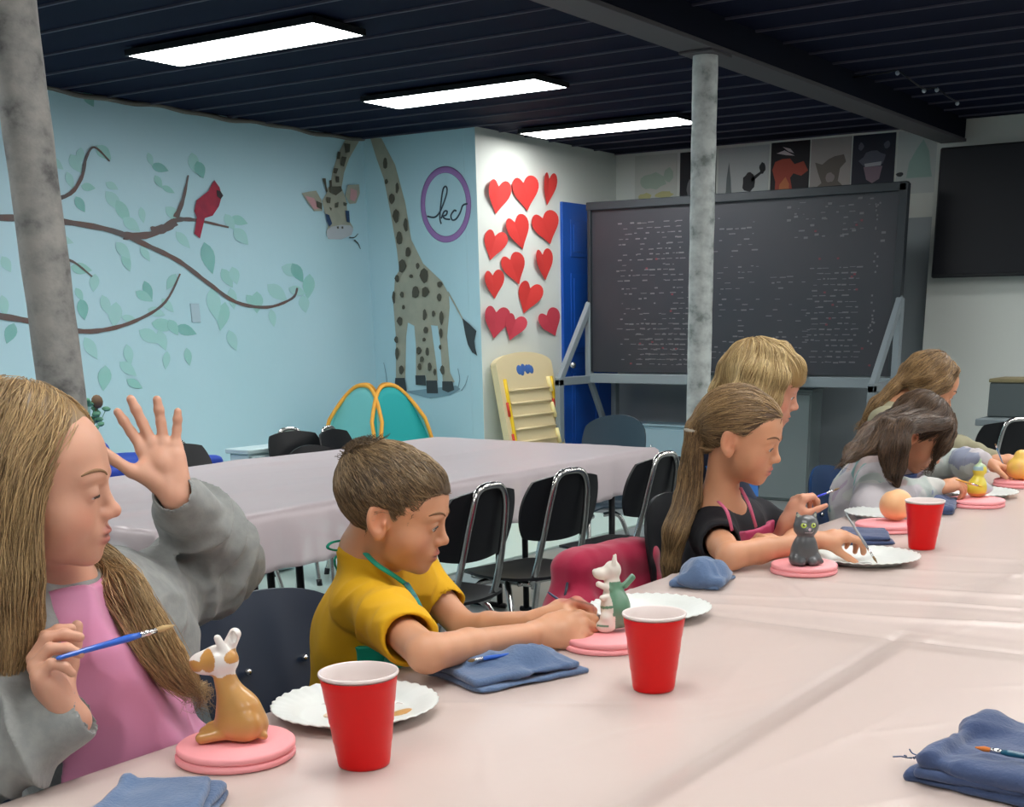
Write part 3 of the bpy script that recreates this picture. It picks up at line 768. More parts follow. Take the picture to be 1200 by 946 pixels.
poster(744,794,(183,179.5),0,srgb(205,212,204),'faded white poster with yellow and mint blobs, leftmost above the chalkboard',[('drawing',srgb(196,196,140),[blob(.25,.4,.16,.06,s=1),blob(.7,.42,.2,.05,s=2)]),('sketch',srgb(176,200,184),[blob(.45,.62,.3,.12,s=3),blob(.8,.7,.12,.1,s=4)])])
poster(797,840,(179,175.5),0,srgb(22,26,34),'black poster half hidden behind the pale column',[('drawing',srgb(110,112,116),[blob(.3,.35,.1,.18,s=5),blob(.7,.4,.1,.2,s=6)])])
poster(842,902,(175.5,168),0,srgb(196,203,203),'white poster with small black figures beside the dragon poster',[('drawing',srgb(34,38,42),[blob(.62,.55,.13,.13,s=7),blob(.62,.25,.08,.1,s=8),blob(.88,.72,.06,.07,s=9),[(.66,.6),(.9,.7),(.88,.66),(.68,.55)]]),('sketch',srgb(110,122,124),[[(.12,.3),(.17,.45),(.18,.62),(.22,.82),(.26,.62),(.28,.45),(.34,.3)],blob(.23,.28,.15,.04,s=10)])])
poster(904,950,(168,163.5),0,srgb(24,20,28),'black poster with a red and orange dragon',[('drawing',srgb(176,72,52),[[(.12,.0),(.14,.35),(.05,.55),(.12,.68),(.3,.72),(.5,.72),(.62,.62),(.85,.66),(.97,.5),(.8,.42),(.6,.47),(.52,.4),(.58,.2),(.62,.0)]]),('belly',srgb(206,120,72),[[(.22,.0),(.25,.3),(.4,.42),(.5,.3),(.5,.0)]]),('horns',srgb(206,196,200),[[(.15,.82),(.35,.86),(.62,.76),(.4,.78)],[(.3,.92),(.5,.88),(.6,.8),(.45,.84)]])])
poster(951,999,(163.5,159.5),0,srgb(176,170,166),'beige poster with a brown horned creature',[('drawing',srgb(112,104,96),[[(.1,.0),(.15,.2),(.3,.28),(.2,.45),(.12,.62),(.3,.58),(.45,.66),(.6,.7),(.82,.72),(.88,.6),(.74,.5),(.7,.3),(.85,.2),(.9,.0)]]),('muzzle',srgb(160,150,146),[blob(.5,.36,.12,.08,s=12)])])
poster(1000,1051,(159.5,154.5),0,srgb(30,36,54),'dark navy poster with a grinning grey face',[('drawing',srgb(88,92,108),[blob(.5,.6,.3,.14,s=14),blob(.2,.82,.06,.06,s=15),blob(.8,.82,.07,.06,s=16)]),('jaw',srgb(140,120,134),[[(.28,.5),(.72,.5),(.66,.3),(.5,.24),(.36,.3)]]),('teeth',srgb(180,184,192),[[(.3,.55),(.7,.57),(.68,.51),(.32,.5)]])])
poster(1053,1104,(154.5,150),0,srgb(202,210,208),'white poster with a pale mint shape, rightmost above the chalkboard',[('drawing',srgb(166,198,190),[[(.25,.25),(.3,.5),(.45,.7),(.6,.85),(.75,.65),(.8,.4),(.85,.25)]]),('mark',srgb(50,56,60),[blob(.1,.32,.09,.035,s=18)])])
# ---------------------------------------------------------------- chalkboard on trestles
BX=8.5
cb=empty('chalkboard',(BX,4.2,0),'large black board of tiny white writing on grey wooden trestles','board')
by0,by1,bz0,bz1=5.39,2.99,.90,2.10
dk=mat('board_black',srgb(46,50,58),.45,noise=(2,srgb(58,57,64),.6)); fr_=mat('board_frame',srgb(40,48,54),.5); gw=mat('grey_wood',srgb(134,146,152),.55,bump=(30,.2,.003))
MB().box((BX,(by0+by1)/2,(bz0+bz1)/2),(.015,(by0-by1)/2,(bz1-bz0)/2),None,.002).build('board_panel',dk,cb)
mb=MB()
for z in(bz1-.02,):mb.box((BX-.012,(by0+by1)/2,z),(.03,(by0-by1)/2+.02,.028),None,.004)
for y in(by1,): mb.box((BX-.012,y,(bz0+bz1)/2),(.03,.028,(bz1-bz0)/2),None,.004)
mb.box((BX-.012,by0,(bz0+bz1)/2),(.026,.014,(bz1-bz0)/2),None,.004)
mb.build('board_frame',fr_,cb)
MB().box((BX-.012,(by0+by1)/2,.855),(.032,(by0-by1)/2,.035),None,.004).build('bottom_rail',gw,cb)
MB().box((BX-.07,4.02,.905),(.045,.42,.012),None,.004).build('chalk_tray',fr_,cb)
mb=MB(); rg=random.Random(3)
def dash(y,z,w,h): mb.box((BX-.0165,y,z),(.001,w/2,h/2),None,.0003)
cols_=[(5.15,4.6,1.95,1.55,.7),(5.15,4.55,1.5,.98,.5),(4.35,4.0,1.95,1.0,.35),(3.95,3.6,1.55,1.0,.25),(3.62,3.25,1.6,.98,.85),(3.75,3.2,2.02,1.8,.25),(5.0,4.5,1.25,.95,.9)]
for (ya,yb,za,zb,den) in cols_:
    z=za
    while z>zb:
        y=ya-rg.uniform(0,.08)
        while y>yb:
            w_=rg.uniform(.01,.05)
            if rg.random()<den: dash(y,z+rg.uniform(-.003,.003),w_,rg.choice([.004,.006,.009]))
            y-=w_+rg.uniform(.008,.03)
        z-=.036
for _ in range(28): dash(3.16+rg.uniform(-.02,.02),2.0-rg.random()*.9,.012,.012)
for _ in range(14): dash(3.1+rg.random()*.7,1.75+rg.random()*.28,.03,.014)
tag(mb.build('lettering',mat('chalk',srgb(112,112,116),.8),cb),kind='stuff')
mb=MB()
for _ in range(26): mb.box((BX-.0168,rg.choice([5.0,4.5,3.4,3.3])+rg.uniform(-.25,.25),rg.uniform(.95,1.9)),(.001,.008,.006),None,.0003)
tag(mb.build('red_lettering',mat('chalkred',srgb(120,60,70),.8),cb),kind='stuff')
for y in (5.40,2.97):
    f=empty('trestle',(BX,y,0),None,None); 
    bpy.data.objects.remove(f)
    mb=MB()
    for x in (8.06,8.86): mb.box((x,y,.43),(.03,.022,.43),None,.004)
    mb.box((8.46,y,.845),(.43,.022,.03),None,.004); mb.box((BX-.02,y,1.11),(.03,.022,.29),None,.004)
    mb.box((8.27,y,1.12),(.026,.02,.355),rotxyz(ry=38),.004)
    mb.box((8.70,y,.50),(.022,.018,.42),rotxyz(ry=-32),.004)
    mb.build('trestle',gw,cb)
# ---------------------------------------------------------------- television
tv=empty('television',(8.93,2.2,1.55),'large black wall television at the right edge','television')
ty0=2.915;ty1=ty0-1.45
MB().box((8.93,(ty0+ty1)/2,1.935),(.022,(ty0-ty1)/2,.405),None,.008).build('casing',mat('tvcase',srgb(26,30,34),.4),tv)
MB().box((8.905,(ty0+ty1)/2,1.94),(.004,(ty0-ty1)/2-.012,.39),None,.002).build('screen',mat('tvscreen',srgb(30,32,37),.35,spec=.3),tv)
MB().box((9.0,(ty0+ty1)/2,1.9),(.05,.2,.15),None,.004).build('wall_mount',M['darkmetal'],tv)
# cord of small bulbs hanging from the ceiling
mb=MB()
pts=[onp for onp in [atz(1040,85,2.49),atz(1052,83,2.5),atz(1065,92,2.46),atz(1083,104,2.45),atz(1098,103,2.48),atz(1110,113,2.44),atz(1122,119,2.46)]]
sl=empty('string_lights',(pts[0][0],pts[0][1],HC),'thin cord of tiny lights hanging under the ceiling beside the beam','string lights')
mb.tube(smooth_path(pts,6),.004,6).build('cord',M['darkmetal'],sl,True)
for p in (pts[1],pts[3],pts[4],pts[6]): MB().sphere(p-A(0,0,.01),.012,10).build('bulb',mat('bulb',srgb(170,180,190),.3),sl,True)
MB().tube([pts[0],A(pts[0][0]+.02,BY-.08,HC-.03)],.004).build('cord',M['darkmetal'],sl,True)
# ---------------------------------------------------------------- cabinets under the board
def cabinet(name,x0,x1,y0,y1,z1,m,label,cat,doors=2):
    e=empty(name,((x0+x1)/2,(y0+y1)/2,0),label,cat)
    MB().box(((x0+x1)/2,(y0+y1)/2,z1/2),((x1-x0)/2,(y1-y0)/2,z1/2),None,.006).build('body',m,e)
    MB().box(((x0+x1)/2,(y0+y1)/2,z1+.008),((x1-x0)/2+.01,(y1-y0)/2+.01,.009),None,.004).build('top',m,e)
    w_=(y1-y0)/doors
    for k in range(doors):
        d=MB().box((x0-.008,y0+w_*(k+.5),z1/2),(.008,w_/2-.006,z1/2-.02),None,.003).build('door',m,e)
        MB().tube([(x0-.017,y0+w_*(k+.5)+(.5-k)*.1,z1*.6),(x0-.03,y0+w_*(k+.5)+(.5-k)*.1,z1*.6),(x0-.03,y0+w_*(k+.5)+(.5-k)*.1,z1*.72),(x0-.017,y0+w_*(k+.5)+(.5-k)*.1,z1*.72)],.004,6).build('handle',M['ferrule'],d,True)
    return e
cabinet('cabinet',8.62,8.82,3.62,4.36,.78,mat('cabgrey',srgb(120,132,134),.5),'grey cabinet below the board, right of the blond head','cabinet',1)
cabinet('storage_bin',8.6,8.82,4.52,5.18,.50,mat('binblue',srgb(150,182,196),.4),'low pale blue storage bin below the board, left of the pale column','storage bin',1)
# desk at the right
de=empty('desk',(7.2,1.6,0),'dark desk with grey top against the right wall','desk')
dxy=atx(1150,495,7.0)
MB().box((7.25,dxy[1]-.6,.735),(.30,.62,.018),None,.004).build('desktop',mat('desktop',srgb(128,140,144),.5),de)
MB().box((7.30,dxy[1]-.05,.36),(.25,.015,.355),rotxyz(rx=4),.003).build('side_panel',mat('deskdark',srgb(48,52,54),.5),de)
MB().box((7.30,dxy[1]-1.17,.36),(.25,.015,.355),None,.003).build('side_panel',mat('deskdark2',srgb(48,52,54),.5),de)
MB().box((7.5,dxy[1]-.6,.45),(.012,.54,.26),None,.003).build('back_panel',mat('deskdark3',srgb(56,60,62),.5),de)
pb=empty('document_box',(7.2,1.6,.755),'dark grey box with a tan top edge on the desk at right','box')
c=atx(1158,470,7.1); MB().box((7.25,c[1]-.30,.755+.09),(.15,.30,.09),None,.006).build('body',mat('boxgrey',srgb(82,92,94),.6),pb)
MB().box((7.25,c[1]-.30,.945),(.155,.305,.010),None,.004).build('lid',mat('boxtan',srgb(128,120,88),.6),pb)
# ---------------------------------------------------------------- pop-up tent
tc_=A(6.72,6.02,0); te=empty('play_tent',tc_,'teal pop-up play tent with orange edging in the mural corner','play tent')
tc_=A(6.62,5.93,.014); hs=.30; H_=.86
tealA=mat('tent_pale',srgb(118,196,196),.7); tealB=mat('tent_teal',srgb(22,160,160),.7); cream=mat('tent_white',srgb(206,222,220),.7); orange=mat('tent_edge',srgb(240,170,64),.7)
Rt=rotxyz(rz=-4)
def arch(k,u,v):
    """side k: u -1..1 along the side, v 0..1 up to the arch"""
    hz=H_*(1-.26*abs(u)**2.6)*(1 if abs(u)<.999 else 1)
    z=hz*v; inn=hs*(1-.62*(z/H_)**2.2); a=u*hs*(1-.30*(z/H_)**2)
    p=A(a,-inn,z); p=rotxyz(rz=90*k)@p
    return tc_+Rt@p
for k in range(4):
    V=[];F=[];n=14
    for i in range(n+1):
        for j in range(n+1): V.append(arch(k,j/n*2-1,i/n))
    for i in range(n):
        for j in range(n): q=i*(n+1)+j; F.append((q,q+1,q+n+2,q+n+1))
    mi=[1 if (k==0 and (i//n)<3 and 3<i%n<10) else 0 for i in range(n*n)]
    o=mk('tent_panel',V,F,[tealB if k==0 else tealA,cream],te,True,mi=mi)
    s_=o.modifiers.new('s','SOLIDIFY'); s_.thickness=.004
    P=[arch(k,-1,v) for v in np.linspace(0,1,10)]+[arch(k,u,1) for u in np.linspace(-1,1,17)[1:]]+[arch(k,1,v) for v in np.linspace(1,0,10)[1:]]
    MB().tube(P,.013,8).build('edging',orange,te,True)
V=[];F=[];n=10
for i in range(n+1):
    for j in range(n+1):
        u,v=i/n*2-1,j/n*2-1
        f_=arch(0,u,1);b_=arch(2,-u,1);l_=arch(3,-v,1);r_=arch(1,v,1); t=(v+1)/2; s2=(u+1)/2
        p=(f_*(1-t)+b_*t+l_*(1-s2)+r_*s2)/2; p[2]-=.13; p[:2]=tc_[:2]+(p[:2]-tc_[:2])*.86; V.append(p)
for i in range(n):
    for j in range(n): q=i*(n+1)+j; F.append((q,q+n+1,q+n+2,q+1))
mk('roof_panel',V,F,cream,te,True)
# ---------------------------------------------------------------- tan ribbed toy panel leaning on the hearts wall
tl_=A(7.42,5.56,.99); bl=atx(590,515,7.42); dn=nrm(bl-tl_); L_=tl_[2]/(-dn[2])
wd=.70; tp=empty('toy_panel',(7.75,5.3,0),'cream ribbed plastic play panel leaning on the white wall below the hearts','toy')
ux=A(1,0,0); nn=nrm(np.cross(ux,-dn)); nn=nn if nn[1]<0 else -nn
Rp=np.stack([ux,-dn,np.cross(ux,-dn)],1)
out=[(0,0),(wd,0),(wd,L_-.02)]+[(wd/2+wd/2*math.cos(q),L_-.02+.085*math.sin(q)) for q in np.linspace(0,PI,16)[1:-1]]+[(0,L_-.02)]
o0=tl_+dn*L_
mb=MB().prism(out,o0-nn*0,ux,-dn,-.05 if np.dot(np.cross(ux,-dn),nn)<0 else .05); mb.build('panel',mat('toycream',srgb(232,214,170),.5),tp)
top=.05
mb=MB()
for k in range(9):
    v=L_-.20-k*.092; mb.tube([o0+ux*.10+(-dn)*v+nn*top,o0+ux*(wd-.10)+(-dn)*v+nn*top],.018,10,flat=.5)
mb.build('ribs',mat('toycream2',srgb(226,208,164),.5),tp,True)
for sx_,nm in((.065,'yellow_strip'),(wd-.05,'yellow_strip')):
    MB().tube([o0+ux*sx_+(-dn)*v+nn*(top+.004) for v in np.linspace(.05,L_-.12,8)],.015,8).build(nm,mat('toyyellow',srgb(240,200,30),.5),tp,True)
    for v in (.25,.5,.72): MB().tube([o0+ux*(sx_-.02)+(-dn)*(v*L_)+nn*(top+.006),o0+ux*(sx_-.02)+(-dn)*(v*L_-.10)+nn*(top+.006)],.010,8).build('red_strip',mat('toyred',srgb(206,60,40),.5),tp,True)
mb=MB()
for cx,cy,r in ((.27,0,.035),(.32,.012,.03),(.37,.002,.034),(.42,-.002,.03),(.30,-.015,.028),(.40,.012,.024)): mb.sphere(o0+ux*(cx)+(-dn)*(L_-.06+cy)+nn*(top+.0),(r,r,.004),12,R=Rp)
mb.build('blue_label',mat('toyblue',srgb(70,112,184),.5),tp,True)
mb=MB()
for i in range(5): mb.tube([o0+ux*(wd-.10-.01*(i%2))+(-dn)*(L_-.12-.19*i)+nn*(top+.01),o0+ux*(wd-.085)+(-dn)*(L_-.23-.19*i)+nn*(top+.01)],.02,8,flat=.6)
mb.build('clips',mat('toycream3',srgb(246,232,170),.5),tp,True)
# ---------------------------------------------------------------- tables and cloths
TZ=.742
M['cloth']=mat('cloth',srgb(234,216,208),.29,spec=.5,bump=(14,.25,.004),alpha=.45)
M['clothfar']=mat('clothfar',srgb(234,222,226),.34,bump=(10,.3,.004),alpha=.66)
M['tabletop']=mat('tabletop',srgb(226,224,222),.5)
def table(x0,x1,y0,y1,label,cat='folding table',grp=None,legx=None):
    e=empty('folding_table',((x0+x1)/2,(y0+y1)/2,0),label,cat,grp)
    MB().box(((x0+x1)/2,(y0+y1)/2,.718),((x1-x0)/2-.006,(y1-y0)/2-.004,.017),None,.008).build('tabletop',M['tabletop'],e)
    lx=legx or (x0+.28,x1-.28)
    for x in lx:
        for y in (y0+.07,y1-.07):
            s=1 if x>(x0+x1)/2 else -1
            MB().tube([(x,y,.70),(x,y,.02)],.014,8).tube([(x,y,.60),(x-s*.28,(y0+y1)/2,.698)],.007,6).build('leg',M['darkmetal'],e,True)
        MB().tube([(x,y0+.04,.014),(x,y1-.04,.014)],.013,8).build('foot_bar',M['darkmetal'],e,True)
    return e
table(-1.2,2.03,.706,1.285,'long folding table nearest the camera, on the children side, under the pink cloth',legx=(-.9,1.85))
table(-1.2,2.03,.08,.668,'long folding table under the pink cloth, on the near side of the lengthwise seam',legx=(-.9,1.85))
table(2.068,5.25,.69,1.285,'folding table under the pink cloth where the girl in black sits',legx=(2.4,4.9))
table(2.068,5.25,.08,.68,'folding table under the pink cloth at the right edge of the picture',legx=(2.4,4.9))
table(2.17,3.09,2.75,3.35,'folding table in the back group, near side left, under the pale cloth',legx=(2.5,2.98))
table(3.10,4.82,2.75,3.35,'folding table in the back group, near side right, under the pale cloth',legx=(3.2,4.6))
table(2.17,3.09,3.36,3.95,'folding table in the back group, wall side left, under the pale cloth',legx=(2.5,2.98))
table(3.10,4.82,3.36,3.95,'folding table in the back group, wall side right, under the pale cloth',legx=(3.2,4.6))
def cloth(name,x0,x1,y0,y1,z,hf,drop,sides,m,label,step=.012,seed=0):
    """height field over the top plus skirts hanging over the listed sides"""
    nx=int((x1-x0)/step)+1; 
    def prof(a0,a1,lo,hi):
        L=[]
        if lo: L+=[(a0-.004-.004*math.sin(k*.5),-drop*k/8) for k in range(8,0,-1)]+[(a0-.002,-.006),(a0+.002,-.0015)]
        n=int((a1-a0)/step); L+=[(a0+.008+(a1-a0-.016)*k/n,0) for k in range(n+1)]
        if hi: L+=[(a1-.002,-.0015),(a1+.002,-.006)]+[(a1+.004+.004*math.sin(k*.5),-drop*k/8) for k in range(1,9)]
        return L
    px=prof(x0,x1,'w' in sides,'e' in sides); py=prof(y0,y1,'s' in sides,'n' in sides)
    X=np.array([p[0] for p in px]);DX=np.array([p[1] for p in px]);Y=np.array([p[0] for p in py]);DY=np.array([p[1] for p in py])
    gx_,gy_=np.meshgrid(X,Y,indexing='ij'); dz=np.minimum(DX[:,None],DY[None,:])
    top=(dz>-.001)
    zz=z+np.where(top,hf(gx_,gy_),0)+dz
    # skirt waves
    dd=np.clip(-dz/drop,0,1)
    wav=.010*np.sin(gx_*23+seed)+.006*np.sin(gx_*57+1)+.005*np.sin(gx_*9)
    wav2=.010*np.sin(gy_*21+seed)+.006*np.sin(gy_*49)
    yy=gy_+np.where(DY[None,:]<-.003,dd*wav*np.sign(gy_-(y0+y1)/2)+np.sign(gy_-(y0+y1)/2)*dd*.012,0)
    xx=gx_+np.where(DX[:,None]<-.003,dd*wav2+np.sign(gx_-(x0+x1)/2)*dd*.012,0)
    zz=zz+dd*.008*np.sin(gx_*3.1+gy_*2)
    V=np.stack([xx,yy,zz],-1).reshape(-1,3); n2=len(Y)
    i=np.arange(len(X)-1)[:,None];j=np.arange(n2-1)[None,:]; b=(i*n2+j).reshape(-1)
    F=np.stack([b,b+n2,b+n2+1,b+1],-1)
    o=mk(name,V,F,m,None,True); s=o.modifiers.new('s','SOLIDIFY'); s.thickness=.0008; s.offset=0
    return tag(o,label,'tablecloth')
def ridge(t,w): return np.exp(-(t/w)**2)
def hf_near(x,y):
    P=np.stack([x,y,0*x],-1)
    h=.0007*vnoise(P,9,1)
    t=y-.686-.002*np.sin(x*4); h=h-(.0030*ridge(t,.010)+.0012*ridge(t+.02,.02))*(x<2.1)
    h=h-.003*ridge(x-2.05-.003*np.sin(y*6),.010)
    q=x+.30*y; env=smoothstep(2.12,2.25,q)*(1-smoothstep(3.0,3.5,q))
    h=h+env*(.0042*ridge(q-2.42-.02*np.sin(y*7),.016)+.0036*ridge(q-2.55-.015*np.sin(y*9+1),.013)+.004*ridge(q-2.70-.03*np.sin(y*5+2),.02)+.003*ridge(q-2.9,.02)+.0022*ridge(q-3.1-.02*np.sin(y*8),.018)+.0016*vnoise(np.stack([x*1.7,y*.5,0*x],-1),16,5))
    rg=np.random.default_rng(17)
    for i in range(26):
        cx,cy=rg.uniform(.7,3.6),rg.uniform(.12,1.2); a=rg.uniform(-.5,.9); L=rg.uniform(.04,.16); w=rg.uniform(.003,.006)
        u=(x-cx)*math.cos(a)+(y-cy)*math.sin(a); v=-(x-cx)*math.sin(a)+(y-cy)*math.cos(a)+.01*np.sin(u*20)
        h=h+.0017*ridge(v,w)*np.exp(-(u/L)**2)
    # sparse diagonal creases of the thin plastic
    for a,b,c,w,amp in ((.55,.83,1.05,.008,.0022),(.2,.98,.86,.006,.0016),(-.5,.86,-.30,.007,.0020),(.8,.6,1.72,.007,.0018),(.35,.93,1.30,.006,.0014),(-.25,.97,.35,.006,.0016)):
        t=a*x+b*y-c; s_=-b*x+a*y; h=h+amp*ridge(t-.02*np.sin(s_*6),w)*(.5+.5*np.sin(s_*5+a*9))
    return h
cloth('tablecloth',-1.22,5.3,.06,1.292,TZ,hf_near,.15,'nse',M['cloth'],'pale pink plastic cloth over the long tables where the children paint',step=.0075)
def hf_far(x,y):
    P=np.stack([x*.7,y*1.6,0*x],-1); n=vnoise(P,7,9)
    env=1-smoothstep(3.2,4.0,x)*.55
    return env*(.011*n*np.abs(n)+.006*ridge(np.sin(y*13+1.2*np.sin(x*2.1)+x*2),.25)*(.5+.5*np.sin(x*3.7)))+.002
cloth('tablecloth',2.16,4.84,2.735,3.965,TZ-.002,hf_far,.17,'nsew',M['clothfar'],'wrinkled pale pink cloth over the empty tables at the back',step=.02,seed=2)
# ---------------------------------------------------------------- chairs
def school_chair(x,y,rz,label,grp=None,seatz=.43,backm=None,w=.36,rake=0):
    """black two-piece school chair on a chrome tube frame; faces local +y"""
    bmat_=backm or M['blackplastic']
    e=empty('school_chair',(x,y,0),label,'chair',grp); R=rotxyz(rz=rz); T_=lambda p:A(x,y,0)+R@A(*p)
    V=[];F=[];nu,nv=16,12
    def shell(fn,th,name):
        V=[];
        for lay in(0,1):
            for i in range(nu+1):
                for j in range(nv+1):
                    p,n=fn(i/nu*2-1,j/nv*2-1); V.append(T_(np.array(p)+np.array(n)*th*lay))
        F=[];m_=(nu+1)*(nv+1)
        for i in range(nu):
            for j in range(nv):
                q=i*(nv+1)+j; F.append((q,q+nv+1,q+nv+2,q+1)); F.append((m_+q,m_+q+1,m_+q+nv+2,m_+q+nv+1))
        B=[i*(nv+1) for i in range(nu+1)]+[nu*(nv+1)+j for j in range(1,nv+1)]+[i*(nv+1)+nv for i in range(nu-1,-1,-1)]+[j for j in range(nv-1,0,-1)]
        for a_,b_ in zip(B,B[1:]+B[:1]): F.append((a_,m_+a_,m_+b_,b_)[::-1])
        o=mk(name,V,F,bmat_,e,True); o.data.set_sharp_from_angle(angle=math.radians(50)); return o
    def sq(u,v,k=.35):   # superellipse mapping for rounded corners
        return u*math.sqrt(1-k*v*v),v*math.sqrt(1-k*u*u)
    def back(u,v):
        a,b=sq(u,v,.30); z=.665+b*.115; return (a*w/2,-.198+.035*a*a*.6-.03*b+rake*(b+1),z),(0,-1,0)
    def seat(u,v):
        a,b=sq(u,v,.30); z=seatz+.012*a*a-.012*(1-b*b)-(.02*(b-.5) if b>.5 else 0); return (a*w/2*1.05,b*.185+.0,z),(0,0,-1)
    shell(back,.010,'backrest'); shell(seat,.010,'seat')
    mb=MB(); r=.0115
    P=smooth_path([T_((-.085,-.10,seatz-.022)),T_((-.10,-.150,seatz-.01)),T_((-.100,-.185,.50)),T_((-.085,-.232,.70)),T_((-.06,-.242,.775)),T_((0,-.245,.79)),T_((.06,-.242,.775)),T_((.085,-.232,.70)),T_((.100,-.185,.50)),T_((.10,-.150,seatz-.01)),T_((.085,-.10,seatz-.022))],5)
    mb.tube(P,r,10); mb.build('back_frame',M['chrome'],e,True)
    mb=MB(); 
    for s in(-1,1):
        mb.tube(smooth_path([T_((s*.10,-.14,seatz-.024)),T_((s*.12,0,seatz-.026)),T_((s*.12,.14,seatz-.026))],4),r,8)
    mb.tube([T_((-.12,.06,seatz-.028)),T_((.12,.06,seatz-.028))],.009,8); mb.tube([T_((-.12,-.10,seatz-.028)),T_((.12,-.10,seatz-.028))],.009,8)
    mb.build('seat_frame',M['chrome'],e,True)
    for sx in(-1,1):
        for sy in(-1,1):
            l=MB().tube(smooth_path([T_((sx*.11,sy*.03,seatz-.03)),T_((sx*.155,sy*.09,seatz-.06)),T_((sx*.185,sy*.15,.22)),T_((sx*.205,sy*.20,.018))],4),r,10).build('leg',M['chrome'],e,True)
            MB().tube([T_((sx*.2025,sy*.194,.045)),T_((sx*.206,sy*.202,.0))],.015,10).build('foot_cap',M['blackplastic'],l,True)
    return e
school_chair(3.11,2.58,-2,'black school chair nearest the boy, its back toward us at the back table')
school_chair(3.61,2.58,-12,'black school chair, middle of the three along the back table')
school_chair(4.23,2.58,-6,'black school chair at the right end of the back table',rake=0)
def shell_chair(x,y,rz,label,m,w=.40,top=.77,cat='chair',rake=.05,arch=.04,seatz=.42):
    """one-piece plastic shell chair on tube legs; faces local +y"""
    e=empty('shell_chair',(x,y,0),label,cat); R=rotxyz(rz=rz); T_=lambda p:A(x,y,0)+R@A(*p)
    nu,nv=18,26; V=[]
    for lay in(0,1):
        for i in range(nu+1):
            u=i/nu*2-1
            for j in range(nv+1):
                t=j/nv
                if t<.45: # seat
                    s_=t/.45; wv=w/2*(.92+.08*s_)*math.sqrt(max(0,1-.10*(1-s_)**4)); yy=.19-.36*s_; zz=seatz-.012+.02*u*u+.012*math.cos(PI*s_)-(.02*(1-s_*4) if s_<.25 else 0); n=A(0,0,-1)
                    edge=(1-s_)
                    a=u*wv
                    yy-=.03*u*u*(edge**3)
                elif t<.6:
                    s_=(t-.45)/.15; ang=s_*PI/2; a=u*w/2*(1-.04*math.sin(PI*s_)); yy=-.17-.045*math.sin(ang); zz=seatz-.02+.03*(1-math.cos(ang))+.025*u*u; n=nrm(A(0,-math.sin(ang),-math.cos(ang)))
                else:
                    s_=(t-.6)/.4; k=1-.13*max(0,(s_-.45)/.55)**3; a=u*w/2*k*(1-.06*math.sin(PI*s_)); H=top-(seatz+.01)
                    zz=seatz+.01+H*s_-(arch*u*u+.02*u**6)*s_**2; yy=-.215-rake*s_+.045*u*u; n=A(0,-1,0)
                V.append(T_(A(a,yy,zz)+n*.008*lay))
    F=[];m_=(nu+1)*(nv+1)
    for i in range(nu):
        for j in range(nv):
            q=i*(nv+1)+j; F.append((q,q+1,q+nv+2,q+nv+1)); F.append((m_+q,m_+q+nv+1,m_+q+nv+2,m_+q+1))
    B=[i*(nv+1) for i in range(nu+1)]+[nu*(nv+1)+j for j in range(1,nv+1)]+[i*(nv+1)+nv for i in range(nu-1,-1,-1)]+[j for j in range(nv-1,0,-1)]
    for a_,b_ in zip(B,B[1:]+B[:1]): F.append((a_,m_+a_,m_+b_,b_))
    o=mk('shell',V,F,m,e,True); o.data.set_sharp_from_angle(angle=math.radians(60))
    for sx in (-1,1): MB().sphere(T_(A(sx*.07,-.208-rake*.45,seatz+.01+(top-seatz)*.55)),(.008,.008,.008),10).build('rivet',M['ferrule'],e,True)
    for sx in(-1,1):
        for sy in(-1,1):
            MB().tube(smooth_path([T_((sx*.09,sy*.04,seatz-.045)),T_((sx*.13,sy*.11,seatz-.055)),T_((sx*.165,sy*.15,.22)),T_((sx*.185,sy*.18,.006))],4),.011,10).build('leg',M['chrome'],e,True)
    return e
# chairs whose tops show behind the back table
school_chair(4.74,4.66,172,'black chair with looped top rail behind the back table, beside the white drawer unit')
shell_chair(4.44,4.24,165,'low dark shell chair behind the back table, middle of the three by the tent',M['blackplastic'],w=.36,top=.745)
school_chair(5.00,4.55,195,'black chair behind the back table, closest to the play tent')
shell_chair(5.16,3.32,80,'grey-blue shell chair at the far right end of the back table',mat('slateplastic',srgb(52,72,86),.35),w=.44,top=.83)
school_chair(4.00,4.60,185,'black chair in front of the blue covered table at left')
# chairs by the desk and near the far kids
school_chair(6.2,2.05,-140,'black chair seen behind the brown-haired child at the far right')
school_chair(6.72,1.74,-62,'black chair with a chrome loop drawn up to the desk at right',w=.40)
for o_ in list(COL.objects):
    if o_.get('label','').find('behind the back table')>0 or o_.get('label','').find('blue covered table')>0: o_.scale=(.95,.95,.95)
# ---------------------------------------------------------------- blue covered table, drawer unit, plant
bt=empty('blue_table',(3.6,4.85,0),'small table under a royal blue cloth behind the raised hand','table')
bl_=mat('bluecloth',srgb(20,64,176),.6,bump=(12,.3,.004))
S=SDF(); S.box((3.80,5.15,.585),(.52,.28,.075),r=.03); S.disp(lambda P:.006*vnoise(P,14,2)); S.build('cloth_cover',.012,bl_,bt)
for sx in(-1,1):
    for sy in(-1,1): MB().tube([(3.80+sx*.44,5.15+sy*.22,.56),(3.80+sx*.44,5.15+sy*.22,.012)],.016,8).build('leg',M['darkmetal'],bt,True)
S=SDF(); S.ell((3.62,5.06,.735),(.09,.09,.075)).ell((3.70,5.06,.72),(.08,.07,.055),k=.04); S.disp(lambda P:.008*vnoise(P,30,5))
tag(S.build('cloth_bundle',.008,bl_),'crumpled royal blue cloth heap on the blue table behind the raised thumb','cloth')
du=empty('drawer_unit',(4.70,5.0,0),'small white drawer unit with black handle behind the back table','drawer unit'); wh=mat('whitelam',srgb(196,220,224),.4)
MB().box((4.66,5.0,.33),(.14,.07,.31),None,.006).build('body',wh,du); MB().box((4.66,5.0,.652),(.155,.085,.012),None,.004).build('top',wh,du)
